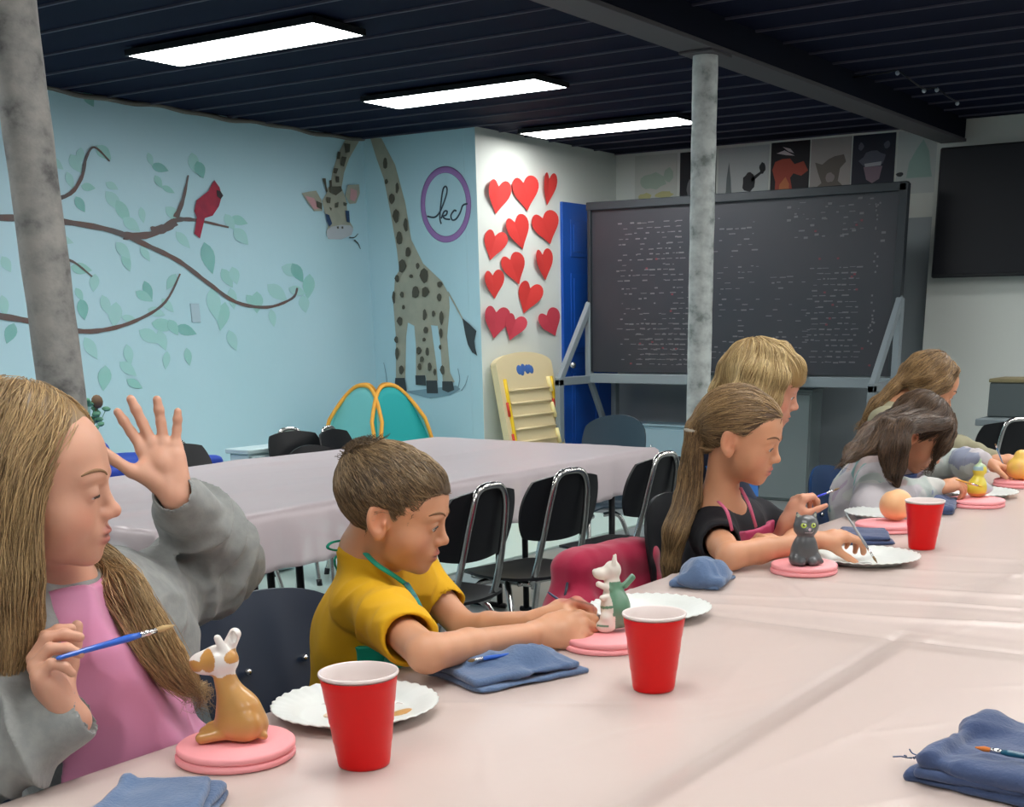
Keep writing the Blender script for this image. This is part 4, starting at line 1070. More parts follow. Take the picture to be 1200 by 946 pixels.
for k in range(3):
    d=MB().box((4.66,4.922,.54-.19*k),(.13,.008,.088),None,.004).build('drawer',wh,du); MB().box((4.69,4.904,.59-.19*k),(.06,.010,.014),None,.004).build('handle',M['blackplastic'],d)
pl=empty('potted_plant',(3.70,5.0,.70),'small potted plant with a brown flower behind the raised hand','plant')
leafm=mat('leafgreen',srgb(92,150,120),.6); rg=random.Random(5); pc=A(3.86,5.28,.665)
MB().lathe([(.0,0),(.035,0),(.05,.08),(.045,.08),(.03,.01)],pc,20).build('pot',mat('pot',srgb(200,205,200),.5),pl,True)
mb=MB()
for i in range(26):
    a=rg.uniform(0,6.28);h_=rg.uniform(.06,.19); r_=rg.uniform(.02,.10)
    q=pc+A(r_*math.cos(a),r_*math.sin(a),.08+h_); mb.sphere(q,(.022,.009,.014),8,R=rotxyz(rg.uniform(-60,60),0,math.degrees(a))); mb.tube([pc+A(0,0,.07),q],.0015,4)
mb.build('foliage',leafm,pl,True)
mb=MB(); fc=pc+A(.05,-.02,.26); mb.tube([pc+A(0,0,.07),fc],.003,5); mb.sphere(fc,(.030,.02,.032),12)
mb.build('flower',mat('flowerbrown',srgb(116,92,70),.7),pl,True)
# ---------------------------------------------------------------- tableware helpers
def cup(x,y,label,s=1.):
    e=empty('plastic_cup',(x,y,TZ),label,'cup'); 
    def wv(i,q,r,z): return r,z
    H=.117*s; n=56
    prof=[(0,.002),(.026,.002),(.030,0),(.0315,.001),(.0325,.006)]
    zz=[.006,.030,.031,.055,.056,.080,.081,H-.014,H-.0135,H-.004]; rr=[.0325,.0355,.0362,.0388,.0395,.0418,.0425,.0452,.0456,.0464]
    MB().lathe([(a*s,b*s if b<.0061 else b) for a,b in prof]+[(r*s,z) for r,z in zip(rr[1:],zz[1:])],(x,y,TZ+.0006),n).build('outer_wall',M['cup_red'],e,True)
    MB().lathe([(.0464*s,H-.0022),(.0480*s,H-.002),(.0488*s,H-.0002),(.0482*s,H+.0020),(.0468*s,H+.0024),(.0455*s,H+.001),(.0440*s,H-.012),(.0410*s,.079),(.0380*s,.054),(.0345*s,.030),(.031*s,.005),(0,.004)],(x,y,TZ+.0006),n).build('white_lining',M['cup_white'],e,True)
    S_=mat('water',(.75,.72,.70),.08,spec=.6)
    MB().lathe([(0,.078),(.0405*s,.078),(.0405*s,.076),(0,.076)],(x,y,TZ+.0006),n).build('rinse_water',S_,e,True)
    return e
def plate(x,y,label,r=.115,paint_=None):
    e=empty('paper_plate',(x,y,TZ),label,'plate'); n=120
    def wv(i,q,rr,z):
        if rr>r*.70: k=(rr/r-.70)/.30; return rr*(1+.006*k*math.sin(q*36)),z+.0012*k*math.sin(q*36)
        return rr,z
    prof=[(0,.001),(r*.62,.001),(r*.68,.003),(r*.74,.009),(r*.80,.012),(r*.94,.0165),(r*.985,.0175),(r,.0165),(r*.99,.0155),(r*.93,.0145),(r*.80,.0100),(r*.74,.007),(r*.68,.0012),(r*.62,.0002),(0,.0002)]
    MB().lathe([(a,b) for a,b in prof][::-1],(x,y,TZ+.001),n,wv).build('plate_body',M['white_plate'],e,True)
    for i,(dx,dy,rx,ry,c) in enumerate(paint_ or []):
        S_=SDF(); S_.ell((x+dx,y+dy,TZ+.0025),(rx,ry,.0022)); S_.ell((x+dx+rx*.6,y+dy-ry*.4,TZ+.0025),(rx*.6,ry*.6,.0018),k=.004)
        S_.build('paint_smear',.0015,mat('wetpaint',c,.3),e)
    return e
def disc(x,y,label,r=.072,layers=2,sq=0):
    e=empty('foam_disc',(x,y,TZ),label,'craft foam disc'); th=.020/2
    for k in range(layers):
        z=TZ+.001+k*th; rr=r*(1-.012*k); c=(x+.001*k,y-.001*k,z)
        def wv(i,q,R0,z0): return R0*(1+.008*math.sin(3*q+k)),z0
        MB().lathe([(0,0),(rr-.002,0),(rr,.002),(rr,th-.003),(rr-.003,th-.0004),(0,th-.0004)],c,64,wv).build('foam_layer',M['pinkfoam'],e,True)
    return TZ+.001+layers*th
def brush(P0,P1,label,col=None,L=None,ferr=.022,br=.018,r=.0032,bcol=None,name='paintbrush'):
    """P0 handle end, P1 bristle tip"""
    P0=A(*P0);P1=A(*P1);d=nrm(P1-P0);L=np.linalg.norm(P1-P0); e=empty(name,P0,label,'paintbrush')
    m=mat('handle',col,.3,coat=.4) if col else M['handle_blue']
    q=L-ferr-br
    MB().tube([P0,P0+d*.004,P0+d*q*.5,P0+d*q*.85,P0+d*q],[r*.4,r*.65,r*.95,r*1.15,r*.85],10).build('handle',m,e,True)
    MB().tube([P0+d*(q-.001),P0+d*(q+ferr*.5),P0+d*(q+ferr)],[r*.95,r*.9,r*.8],10).build('ferrule',M['ferrule'],e,True)
    MB().tube([P0+d*(q+ferr-.001),P0+d*(q+ferr+br*.4),P0+d*L],[r*.75,r*1.0,r*.25],10).build('bristles',mat('br',bcol,.8) if bcol else M['bristle'],e,True)
    return e
def towel(cx,cy,lx,ly,rz,layers,m,label,seed=0,puff=.006,bunch=None,h=.0035):
    e=empty('cloth_towel',(cx,cy,TZ),label,'cloth'); R=rotxyz(rz=rz); rg=np.random.default_rng(seed)
    for k in range(layers):
        S_=SDF(Frame((cx,cy,TZ),R)); t=.0045+.001*(k%2); z0=.0055+k*(.0105)
        sx=lx/2*(1-.10*k*rg.uniform(.3,1)); sy=ly/2*(1-.13*k*rg.uniform(.3,1)); ox,oy=rg.uniform(-.006,.006,2)*(k>0)
        S_.box((ox,oy,z0),(sx,sy,t),R=rotxyz(rz=rg.uniform(-5,5)*(k>0)),r=t*.95)
        # rolled fold along one side joins the layers
        if k%2==0: S_.cone((ox-sx*.96,oy+sy*.95,z0+.004),(ox+sx*.9,oy+sy*.95,z0+.004),.0085,.0075,k=.008)
        sd=seed*7+k
        base=z0
        def wob(P,sd=sd): 
            q=P-np.array([cx,cy,TZ],np.float32)
            return .0034*vnoise(P,30,sd)+.0012*vnoise(P,85,sd+1)
        S_.disp(wob)
        if k==0:
            S_.cut((0,0,.001),(0,0,-1))
        if bunch and k==layers-1:
            for (bx,by,br_,bh) in bunch: S_.ell((bx,by,z0+bh*.35),(br_*1.3,br_,bh),R=rotxyz(rz=rg.uniform(-40,40)),k=.02)
            S_.disp(lambda P:-.0048*(1-np.abs(vnoise(P,40,sd+5)))**2)
        S_.build('fold_layer' ,h,m,e)
    return e
# ---------------------------------------------------------------- things on the near table
plate(1.236,1.178,'white fluted plate behind the nearest red cup, smeared with tan paint',.116,[(.03,-.055,.018,.009,srgb(196,150,90)),(-.02,.02,.022,.012,srgb(214,190,160))])
cup(1.083,1.024,'red plastic cup nearest the camera, in front of the fluted plate',1.0)
cup(1.560,.884,'red plastic cup beside the green and white dragon figurine',.97)
cup(2.935,.935,'red plastic cup farthest away, in front of the peach ball',.96)
plate(1.985,1.135,'white plate behind the dragon figurine, mostly hidden by a red cup',.115,[(0,0,.02,.014,srgb(90,140,110))])
plate(2.70,.985,'white plate under the brush of the girl in black',.120,[(.02,.01,.03,.02,srgb(220,226,222)),(-.04,-.01,.02,.014,srgb(150,152,150))])
plate(3.36,1.185,'white plate beside the peach ball, in front of the tie-dye girl',.105)
plate(3.93,1.085,'white plate behind the yellow duck figurine',.115)
plate(4.62,.98,'white plate at the right edge of the picture',.11)
zd=disc(1.020,1.182,'thick pink foam disc under the tan dog figurine',.074)
disc(1.742,1.080,'pink foam disc under the green and white dragon figurine',.072)
disc(2.52,1.058,'pink foam disc under the grey cat figurine',.072)
disc(3.16,1.105,'pink foam disc under the peach ball',.080)
disc(3.72,1.035,'pink foam disc under the yellow duck figurine',.082)
disc(4.25,1.045,'pink foam disc under the round yellow figurine at the right edge',.085)
towel(1.515,1.115,.20,.150,-20,2,M['towel'],'folded blue cloth in front of the boy',3,bunch=[(.02,-.01,.030,.020),(-.04,.02,.02,.014)])
towel(2.30,1.185,.13,.10,10,2,M['towel'],'crumpled blue cloth beside the elbow of the girl in black',5,bunch=[(-.03,0,.028,.030),(.03,.01,.022,.024),(0,-.025,.025,.026),(.005,.03,.02,.02)])
towel(2.98,1.09,.16,.12,30,2,M['towel_dark'],'dark blue cloth behind the farthest red cup, left of the peach ball',6)
towel(3.58,1.12,.22,.13,15,2,M['towel_dark'],'dark blue cloth between the tie-dye girl and the yellow duck',8,bunch=[(.05,0,.03,.018)])
towel(.825,1.085,.15,.11,35,3,M['towel'],'blue cloth at the bottom edge, in front of the girl in pink apron',9)
tt=towel(1.475,.325,.235,.20,-6,3,M['towel_dark'],'dark blue cloth with a frayed corner at lower right',12,bunch=[(.05,.07,.025,.012)])
mb=MB(); rg=random.Random(4); fc=atz(1080,889,TZ+.010)
for i in range(7):
    p=fc+A(rg.uniform(-.012,.012),rg.uniform(-.012,.012),0); a=rg.uniform(1.6,3.6); L_=rg.uniform(.015,.03); q=[p]
    for k in range(5): q.append(q[-1]+A(math.cos(a)*L_/5,math.sin(a)*L_/5,rg.uniform(-.001,.004))); a+=rg.uniform(-.7,.7)
    mb.tube(smooth_path(q,3),.0009,5)
mb.build('frayed_thread',M['towel_dark'],tt,True)
brush(atz(1236,893,TZ+.046),atz(1143,876,TZ+.044),'teal paintbrush with orange tip lying on the frayed blue cloth',srgb(16,92,120),ferr=.012,br=.018,r=.0034,bcol=srgb(226,130,60))
brush(atz(603,766,TZ+.036),atz(548,775,TZ+.034),'blue paintbrush lying on the folded cloth under the boy',ferr=.014,br=.01)
# ---------------------------------------------------------------- figurines
def glaze(name): return mat(name,(.8,.8,.8),.32,coat=.35,vcol=True)
# tan dog, head lifted to the left
zf=zd
dx,dy=1.022,1.188
fr=Frame((dx,dy,zf),np.stack([nrm(A(.56,-.83,0)),nrm(A(.83,.56,0)),A(0,0,1)],1))  # x: right in the photo, y: away, z: up
S=SDF(fr)
S.ell((.012,0,.020),(.034,.026,.022)).ell((.014,0,.036),(.026,.022,.028),k=.012).cone((.006,0,.045),(-.004,0,.088),.019,.013,k=.016)
S.ell((-.022,-.006,.012),(.018,.012,.010),k=.006).ell((-.020,.012,.012),(.018,.011,.010),k=.006).cone((-.010,-.014,.012),(-.034,-.018,.008),.008,.0075,k=.004)
S.ell((.020,-.016,.022),(.020,.012,.019),k=.006).cone((.034,.004,.010),(.042,-.012,.008),.006,.005,k=.006)
S.ell((-.006,0,.104),(.0225,.020,.0195),k=.006).ell((-.026,-.004,.101),(.017,.014,.0145),k=.008).ell((-.037,-.006,.104),(.005,.006,.005),k=.003)
S.cone((.001,-.008,.118),(-.004,-.010,.134),.0062,.0045,k=.004).cone((.004,.006,.118),(.014,.004,.136),.0085,.0075,k=.004).ell((.013,-.001,.133),(.004,.004,.007),op='s',k=.002)
S.cut((0,0,.0005),(0,0,-1))
tan=A(*srgb(196,148,84)); wht=A(*srgb(236,232,226))
def dogcol(P):
    q=fr.loc(P); c=np.tile(tan,(len(P),1))*(1+.10*vnoise(P,70,4)[:,None]); w=q[:,2]>.086+.002*np.sin(q[:,0]*300); c[w]=wht
    for cx,cz,rx,rz_ in ((-.017,.106,.0095,.014),(.012,.110,.0085,.008),(-.034,.100,.011,.0075)):
        m=((q[:,0]-cx)/rx)**2+((q[:,2]-cz)/rz_)**2<1; m&=(q[:,1]<.004); c[m]=tan*A(1.02,.95,.8)
    return c
tag(S.build('dog_figurine',.0012,glaze('dogglaze'),None,dogcol),'tan dog figurine with a white head on a thick pink disc','figurine')
# dragon
dx,dy=1.770,1.082; zf=TZ+.021
fr2=Frame((dx,dy,zf),np.stack([nrm(A(.60,-.80,0)),nrm(A(.80,.60,0)),A(0,0,1)],1))
S=SDF(fr2)
S.ell((.004,0,.036),(.024,.024,.032)).cone((.002,0,.045),(-.002,0,.082),.020,.014,k=.014).ell((-.002,0,.104),(.015,.015,.016),k=.006).ell((-.020,-.002,.099),(.015,.012,.0105),k=.006).ell((-.032,-.003,.103),(.004,.005,.004),k=.003)
S.cone((.0,-.008,.116),(.0,-.010,.130),.005,.002,k=.003).cone((.002,.006,.114),(.004,.008,.128),.005,.002,k=.003)
S.cone((-.008,-.010,.074),(-.026,-.012,.083),.006,.005,k=.004).cone((-.006,-.010,.062),(-.020,-.014,.060),.006,.005,k=.004)
S.ell((-.014,-.012,.012),(.017,.011,.012),k=.006).ell((-.006,.014,.012),(.017,.011,.012),k=.006).cone((-.012,-.014,.026),(-.010,-.014,.014),.012,.010,k=.005).cone((.02,0,.02),(.030,.02,.008),.014,.006,k=.008)
S.box((.026,.000,.085),(.004,.0105,.013),R=rotxyz(ry=42),r=.003,k=.004).cone((.010,0,.072),(.022,0,.082),.005,.004,k=.004)
S.box((-.002,.016,.078),(.010,.003,.014),R=rotxyz(ry=-20),r=.003,k=.004)
S.cut((0,0,.0005),(0,0,-1))
gr=A(*srgb(96,140,112)); cr_=A(*srgb(226,220,208))
def dragcol(P):
    q=fr2.loc(P); c=np.tile(cr_,(len(P),1)); b=-.006-.35*(q[:,2]-.05)+.003*np.sin(q[:,2]*160); m=(q[:,0]>np.where(q[:,2]<.03,.001,np.where(q[:,2]<.086,b*.4-.002,9))); m|=(q[:,0]>.014)&(q[:,2]<.10); m|=(np.abs(q[:,2]-.047-.2*q[:,0])<.0022)&(q[:,0]<.0); m|=(np.abs(q[:,2]-.014)<.0015)&(q[:,0]<-.010)&(q[:,1]<-.016)
    c[m]=gr; return c*(1+.04*vnoise(P,90,2)[:,None])
tag(S.build('dragon_figurine',.0012,glaze('dragonglaze'),None,dragcol),'white and green baby dragon figurine held by the boy','figurine')
# grey cat
dx,dy=2.50,1.050
fr3=Frame((dx,dy,TZ+.021),np.stack([nrm(A(.62,-.78,0)),nrm(A(.78,.62,0)),A(0,0,1)],1))
S=SDF(fr3); S.ell((0,0,.028),(.030,.026,.030)).ell((0,-.004,.050),(.020,.019,.022),k=.014).ell((0,-.004,.082),(.027,.024,.0245),k=.004)
for s in(-1,1): S.cone((s*.016,-.002,.098),(s*.020,-.002,.111),.008,.002,k=.004).ell((s*.012,-.022,.010),(.010,.013,.009),k=.004).ell((s*.022,-.008,.014),(.013,.017,.014),k=.005)
S.cone((.028,.01,.010),(.034,-.016,.008),.006,.005,k=.005).ell((0,-.026,.076),(.010,.006,.007),k=.004)
S.cut((0,0,.0005),(0,0,-1))
def catcol(P):
    q=fr3.loc(P); c=np.tile(A(*srgb(80,82,84)),(len(P),1))*(1+.12*vnoise(P,60,3)[:,None]); f=q[:,1]<-.010
    for s in(-1,1):
        r2=((q[:,0]-s*.0105)/.0058)**2+((q[:,2]-.087)/.0050)**2; c[(r2<1)&f]=srgb(176,196,70); c[(r2<.16)&f]=(.02,.02,.02); r3=((q[:,0]-s*.0105-.002)**2+(q[:,2]-.0892)**2); c[(r3<2e-6)&f]=(.9,.9,.9)
        c[(np.hypot(q[:,0]-s*.019,q[:,2]-.106)<.0035)&(q[:,1]<0)]=srgb(150,156,140)
    c[(np.hypot(q[:,0]-.001,q[:,2]-.079)<.003)&f]=srgb(214,190,200); c[(np.abs(q[:,2]-.0725)<.001)&(np.abs(q[:,0])<.008)&f]=srgb(190,180,184)
    return c
tag(S.build('cat_figurine',.0011,glaze('catglaze'),None,catcol),'dark grey cat figurine with yellow-green eyes on a pink disc','figurine')
# peach ball
S=SDF(); c0=A(3.20,1.095,TZ+.021+.040); S.ell(c0,(.043,.043,.041)).cut((0,0,TZ+.0215),(0,0,-1)); S.ell(c0+A(.0,.02,.042),(.012,.012,.006),op='s',k=.01)
tag(S.build('peach_figurine',.003,mat('peach',srgb(240,188,136),.45,noise=(25,srgb(232,172,118),.6))),'round peach-coloured ball figurine behind the farthest red cup','figurine')
# yellow duck
fr4=Frame((3.76,1.045,TZ+.021),np.stack([nrm(A(.66,-.75,0)),nrm(A(.75,.66,0)),A(0,0,1)],1))
S=SDF(fr4); S.ell((0,0,.026),(.034,.028,.028)).cone((-.002,0,.045),(0,0,.062),.018,.014,k=.014).ell((.002,0,.078),(.021,.019,.019),k=.006).ell((.020,-.006,.074),(.010,.009,.005),k=.004).ell((.028,.006,.022),(.022,.018,.014),k=.01).cone((0,0,.092),(.002,0,.108),.006,.003,k=.005); S.cut((0,0,.0005),(0,0,-1))
def duckcol(P):
    q=fr4.loc(P); c=np.tile(A(*srgb(222,208,70)),(len(P),1)); c[q[:,0]>.018]=srgb(190,194,204); c[q[:,2]>.088]=srgb(176,200,160); c[(q[:,2]<.012)]=srgb(214,150,80); m=(np.abs(q[:,2]-.083)<.006)&(q[:,0]<.004); c[m]=srgb(150,180,186); return c
tag(S.build('duck_figurine',.0016,glaze('duckglaze'),None,duckcol),'small yellow duck figurine with grey wing on a pink disc','figurine')
S=SDF(); S.ell((4.25,1.05,TZ+.021+.036),(.048,.044,.038)).ell((4.25,1.05,TZ+.021+.075),(.024,.022,.02),k=.012).cut((0,0,TZ+.0215),(0,0,-1))
tag(S.build('round_figurine',.003,mat('yellowglaze',srgb(232,196,84),.4,noise=(20,srgb(226,160,96),.8))),'round yellow-orange figurine under the hands at the right edge','figurine')
# ---------------------------------------------------------------- people
RT,UP_,VW=CR[0],CR[1],CR[2]   # photo right, up, away as world directions
def lerp(a,b,t): return np.asarray(a)*(1-t)+np.asarray(b)*t
def joined(name,parts,mt,parent,colfn):
    Vs=[];Fs=[];b=0
    for V,F in parts: Vs.append(V);Fs.append(F+b);b+=len(V)
    V=np.concatenate(Vs);F=np.concatenate(Fs)
    return mk(name,V,F,mt,parent,True,col=colfn(V))
def relax(V,F,n=1):
    for _ in range(n):
        acc=np.zeros_like(V); c=np.zeros(len(V))
        for a,b in ((0,1),(1,2),(2,3),(3,0)):
            np.add.at(acc,F[:,a],V[F[:,b]]); np.add.at(c,F[:,a],1); np.add.at(acc,F[:,b],V[F[:,a]]); np.add.at(c,F[:,b],1)
        V=V*.4+.6*acc/np.maximum(c,1)[:,None]
    return V
def torso(S,pel,che,nek,shR,shL,face,g=0.,k=.05,sc=1.,drop=0):
    up=nrm(che-pel); f=frame_fu((0,0,0),face,up); M=f.M
    old=S.fr; S.fr=Frame()
    S.ell(pel,(A(.125,.100,.095)+g)*sc,R=M)
    S.ell(lerp(pel,che,.5),(A(.108,.088,.14)+g)*sc,R=M,k=k)
    S.ell(che,(A(.122,.092,.115)+g)*sc,R=M,k=k)
    S.cone(shR,shL,(.046+g)*sc,(.046+g)*sc,k=k)
    S.cone(lerp(shR,shL,.5),nek,(.062+g*.7)*sc,(.039+g*.9)*sc,k=k)
    S.fr=old
def arm(S,sh,el,wr,g=0.,t0=0.,t1=1.,sc=1.,k=.012,extra=None):
    r=(A(.041,.034,.033,.030,.0215)+g)*sc
    pts=[sh,lerp(sh,el,.55),el,lerp(el,wr,.35),wr]
    S.chain(pts,list(r),k=k)
def legs(pel,face,seat=.52,knee=.36,sc=1.,g=0.):
    S=SDF(); f=nrm(A(face[0],face[1],0)); r=A(-f[1]*-1,-f[0],0); r=np.cross(f,A(0,0,1))
    for s in(-1,1):
        hip=pel+r*s*.07+A(0,0,-.02); kn=A(*(pel+f*knee+r*s*.10)[:2],pel[2]-.02); an=A(*(kn+f*-.02)[:2],.075)
        S.cone(hip,kn,.072+g,.050+g,k=.03); S.cone(kn,an,.047+g,.030+g,k=.01)
        if g==0: S.ell(A(*(an+f*.05)[:2],.034),(.034,.095,.033),R=frame_fu((0,0,0),f).M,k=.02)
    return S
def shoe_pair(pel,face,parent,m,knee=.36):
    f=nrm(A(face[0],face[1],0)); r=np.cross(f,A(0,0,1))
    for s in(-1,1):
        kn=pel+f*knee+r*s*.10; an=A(*(kn+f*-.02)[:2],.075)
        S=SDF(); S.ell(A(*(an+f*.05)[:2],.042),(.042,.108,.040),R=frame_fu((0,0,0),f).M); S.cut((0,0,.004),(0,0,-1)); S.build('shoe',.006,m,parent)
def wrinkle(amp,sc,seed,dirs=None):
    d=None if dirs is None else nrm(dirs)
    def f(P):
        Q=P
        if d is not None:
            d_=d.astype(np.float32); Q=P-(P@d_)[...,None]*d_*.0+ (P@d_)[...,None]*d_*1.8
        n=vnoise(Q,sc,seed); n2=vnoise(Q,sc*2.3,seed+1)
        return amp*(-(1-np.abs(n))**3*1.0+.45*n2+.35)
    return f
def ring_bumps(a,b,amp,n,lo=0.,hi=1.,seed=0):
    """sleeve folds running round the arm between a and b"""
    a=np.asarray(a,np.float32);b=np.asarray(b,np.float32);ba=b-a;L=float(ba@ba)
    def f(P):
        t=((P-a)@ba)/L; w=np.clip((t-lo)/.12,0,1)*np.clip((hi-t)/.12,0,1)
        q=P-a-t[...,None]*ba; rr=np.sqrt((q*q).sum(-1))
        near=np.clip(1-(rr-.05)/.05,0,1)
        ph=1.2*vnoise(P,16,seed)
        return -amp*w*near*(1-np.abs(np.sin(t*n*PI/2+ph)))**1.5*1.0
    return f
def hchain(H,g,r,k):
    for j in range(len(g)-1): H.cone(g[j],g[j+1],r[j],r[j+1],k=(.004 if j==0 else .007 if j==1 else k))
def thin(hf,G,k=.86):
    out=[]
    for g in G:
        h=[]
        for p in g:
            q=hf.loc(np.asarray(p,float)-0); w=float(np.clip((q[2]+.10)/.10,0,1)); r=np.linalg.norm(q-A(0,-.014,.02))
            if r<.16: q=A(0,-.014,.02)*w+(q-A(0,-.014,.02)*w)*(1-(1-k)*w) if True else q
            h.append(hf.p(q))
        out.append(h)
    return out
M['jeans']=mat('jeans',srgb(60,72,96),.85,bump=(200,.3,.001)); M['shoe']=mat('shoe',srgb(210,205,200),.6)
SKA=A(*srgb(212,160,134)); SKB=A(*srgb(208,153,118))
def skinmat(n): return mat(n,SKB,.48,sss=.12,vcol=True,bump=(380,.06,.0006))
hairmat=lambda n:mat(n,(.3,.2,.1),.42,vcol=True,spec=.45)
def capline(fr,ys,zs,slope=.8):
    ys=np.array(ys);zs=np.array(zs)
    def g(P):
        q=fr.loc(P); return ((np.interp(q[...,1],ys,zs)-q[...,2])*fr.s*slope).astype(np.float32)
    return g
def legs_parts(e,pel,face,knee=.36):
    S=legs(pel,face,knee=knee); V,F=S.polygonise(.007); 
    T_=legs(pel,face,knee=knee,g=.010); T_.ell(pel,(.135,.11,.09),R=frame_fu((0,0,0),face).M,k=.03)
    T_.cut((0,0,.09),(0,0,-1)); T_.disp(wrinkle(.003,22,4)); T_.build('trousers',.009,M['jeans'],e)
    shoe_pair(pel,face,e,M['shoe'],knee)
    return V,F

# ================= girl in grey sweatshirt and pink apron
def girl_one():
    e=empty('person',(1.17,1.66,0),'seated person with long brown-blond hair, grey sweatshirt, pink apron, one hand raised','person')
    hf=frame_fu(aty(35,562,1.36),(.67,-.745,-.13),roll=0,sc=.98)
    face=A(-.05,-1,0); pel=A(1.17,1.68,.53); che=aty(122,765,1.52); nek=aty(78,700,1.43)
    shR=aty(5,745,1.38); shL=aty(160,705,1.56)
    elL=aty(272,662,1.60); wrL=aty(205,580,1.46); elR=aty(-45,905,1.36); wrR=aty(84,843,1.27)
    S=SDF(); add_head(S,hf,lids=(.0012,-.0055),mouth=.0016,cheek=1.25)
    S.cone(hf.p((0,-.022,-.045)),nek,.043,.047,k=.025); torso(S,pel,che,nek,shR,shL,face)
    arm(S,shR,elR,wrR,sc=.95); arm(S,shL,elL,wrL,sc=.95)
    fL=nrm(-.30*RT+1.0*UP_-.10*VW)
    add_hand(S,wrL+fL*.004,fL,-VW+.15*RT,-RT,s=1.0,curl=((6,8,5),(4,6,4),(4,6,4),(4,8,5)),spread=(15,7,-10,-23),thumb=(50,26,12,6))
    fR=nrm(-.30*RT+.72*UP_-.42*VW)
    tips=add_hand(S,wrR+fR*.008,fR,RT+.35*VW,UP_-.6*RT-.2*VW,s=1.0,curl=((48,42,18),(58,48,22),(66,52,25),(74,60,30)),spread=(3,1,-1,-3),thumb=(35,22,38,25))
    V,F=S.polygonise(.0021,lo=(-9e9,-9e9,.58) if 0 else np.maximum(S.lo,(0,0,.60))); V=relax(V,F)
    S.V=V; LV,LF=legs_parts(e,pel,face)
    lo=(.50,.18,.16)
    joined('body',[(V,F),(LV,LF)],skinmat('skin1'),e,skin_cols(hf,SKA,.62,lip=A(*srgb(186,108,100))))
    eyes(e,hf,(.10,.07,.05),S,lids=(.0012,-.0055),lash=(.06,.04,.03),brow=srgb(140,108,78),which=(1,))
    # sweatshirt
    sw=mat('sweatshirt',srgb(146,149,146),.95,bump=(260,.35,.001),noise=(60,srgb(124,128,128),.6),sheen=.2)
    T_=SDF(); torso(T_,pel,che,nek-A(0,0,.02),shR,shL,face,g=.022,k=.06)
    T_.cone(lerp(shL,shR,.05),lerp(shL,elL,.6),.064,.058,k=.03).cone(lerp(shL,elL,.55),elL,.058,.050,k=.02)
    T_.cone(elL,lerp(elL,wrL,.45),.050,.052,k=.015).cone(lerp(elL,wrL,.4),lerp(elL,wrL,.86),.052,.040,k=.012)
    T_.cone(shR,lerp(shR,elR,.6),.062,.058,k=.03).cone(lerp(shR,elR,.6),elR,.058,.052,k=.015).cone(elR,lerp(elR,wrR,.55),.052,.050,k=.01).cone(lerp(elR,wrR,.5),lerp(elR,wrR,.84),.050,.040,k=.01)
    T_.disp(ring_bumps(elL,wrL,.024,8,.12,.90,3)).disp(ring_bumps(shL,elL,.020,6,.25,1.02,5)).disp(ring_bumps(elR,wrR,.018,7,.1,.78,6)).disp(wrinkle(.0085,19,8)).disp(lambda P:.0018*vnoise(P,60,9))
    dL=nrm(wrL-elL); dR=nrm(wrR-elR)
    T_.cone(lerp(elL,wrL,.80),wrL-dL*.004,.035,.0325,k=.008).cone(lerp(elR,wrR,.74),wrR-dR*.0,.036,.0325,k=.008)
    T_.cone(wrL-dL*.012,wrL+dL*.06,.0262,.0262,op='s').cone(wrR-dR*.004,wrR+dR*.07,.0255,.0255,op='s')
    T_.fn(lambda P:(np.linalg.norm((P-nek.astype(np.float32))/np.array([1,1,1.2],np.float32),axis=-1)-.050),op='s',k=.008)
    T_.build('sweatshirt',.0032,sw,e,lo=np.maximum(T_.lo,(0,0,.50)))
    for w_,d in ((wrL,dL),(wrR,dR)):
        MB().tube([w_-d*.004+.0285*(math.cos(q)*nrm(np.cross(d,VW))+math.sin(q)*nrm(np.cross(d,np.cross(d,VW)))) for q in np.linspace(0,2*PI,33)[:-1]],.0024,8,closed=True).build('cuff_seam',mat('cuffseam',srgb(160,164,162),.9),e,True)
    # apron
    ap=mat('apron_pink',srgb(226,150,188),.6,bump=(30,.15,.002),sheen=.15)
    Q=SDF(); fr=frame_fu((0,0,0),face,nrm(che-pel)); 
    c1=aty(92,745,1.385);c2=aty(135,840,1.415);c3=aty(158,930,1.47)
    Q.ell(c1,(.108,.080,.11),R=fr.M).ell(c2,(.125,.095,.11),R=fr.M,k=.05).ell(c3,(.150,.110,.13),R=fr.M,k=.06).ell(aty(98,900,1.42),(.10,.06,.10),k=.05)
    Q.cut(lerp(c1,c2,.4)+A(0,.0,0),(-.25,1,0),k=.01); Q.cut(aty(96,690,1.33),(-.1,.15,1),k=.006)
    nl=nrm(aty(165,700,1.45)-aty(252,862,1.45)); sn=nrm(np.cross(nl,VW)); sn=sn if sn@RT>0 else -sn
    Q.cut(aty(176,740,1.40)+0*sn,sn,k=.008)
    def folds(P):
        a=nrm(aty(220,760,1.4)-aty(120,840,1.4)).astype(np.float32); b=np.cross(a,VW).astype(np.float32)
        u=P@a; v=P@b; return -.010*np.exp(-((v-float(aty(150,815,1.4)@b))/.012)**2)*np.exp(-((u-float(aty(160,810,1.4)@a))/.05)**2)
    Q.disp(folds); Q.disp(wrinkle(.0085,15,21))
    Q.build('apron',.0032,ap,e,lo=np.maximum(Q.lo,(0,0,.55)))
    # neck strap
    MB().tube(smooth_path([aty(40,697,1.40),aty(46,680,1.42),aty(60,668,1.47),aty(92,660,1.50)],6),.004,8).build('apron_strap',ap,e,True)
    # hair
    L=lambda *v:hf.p(v)
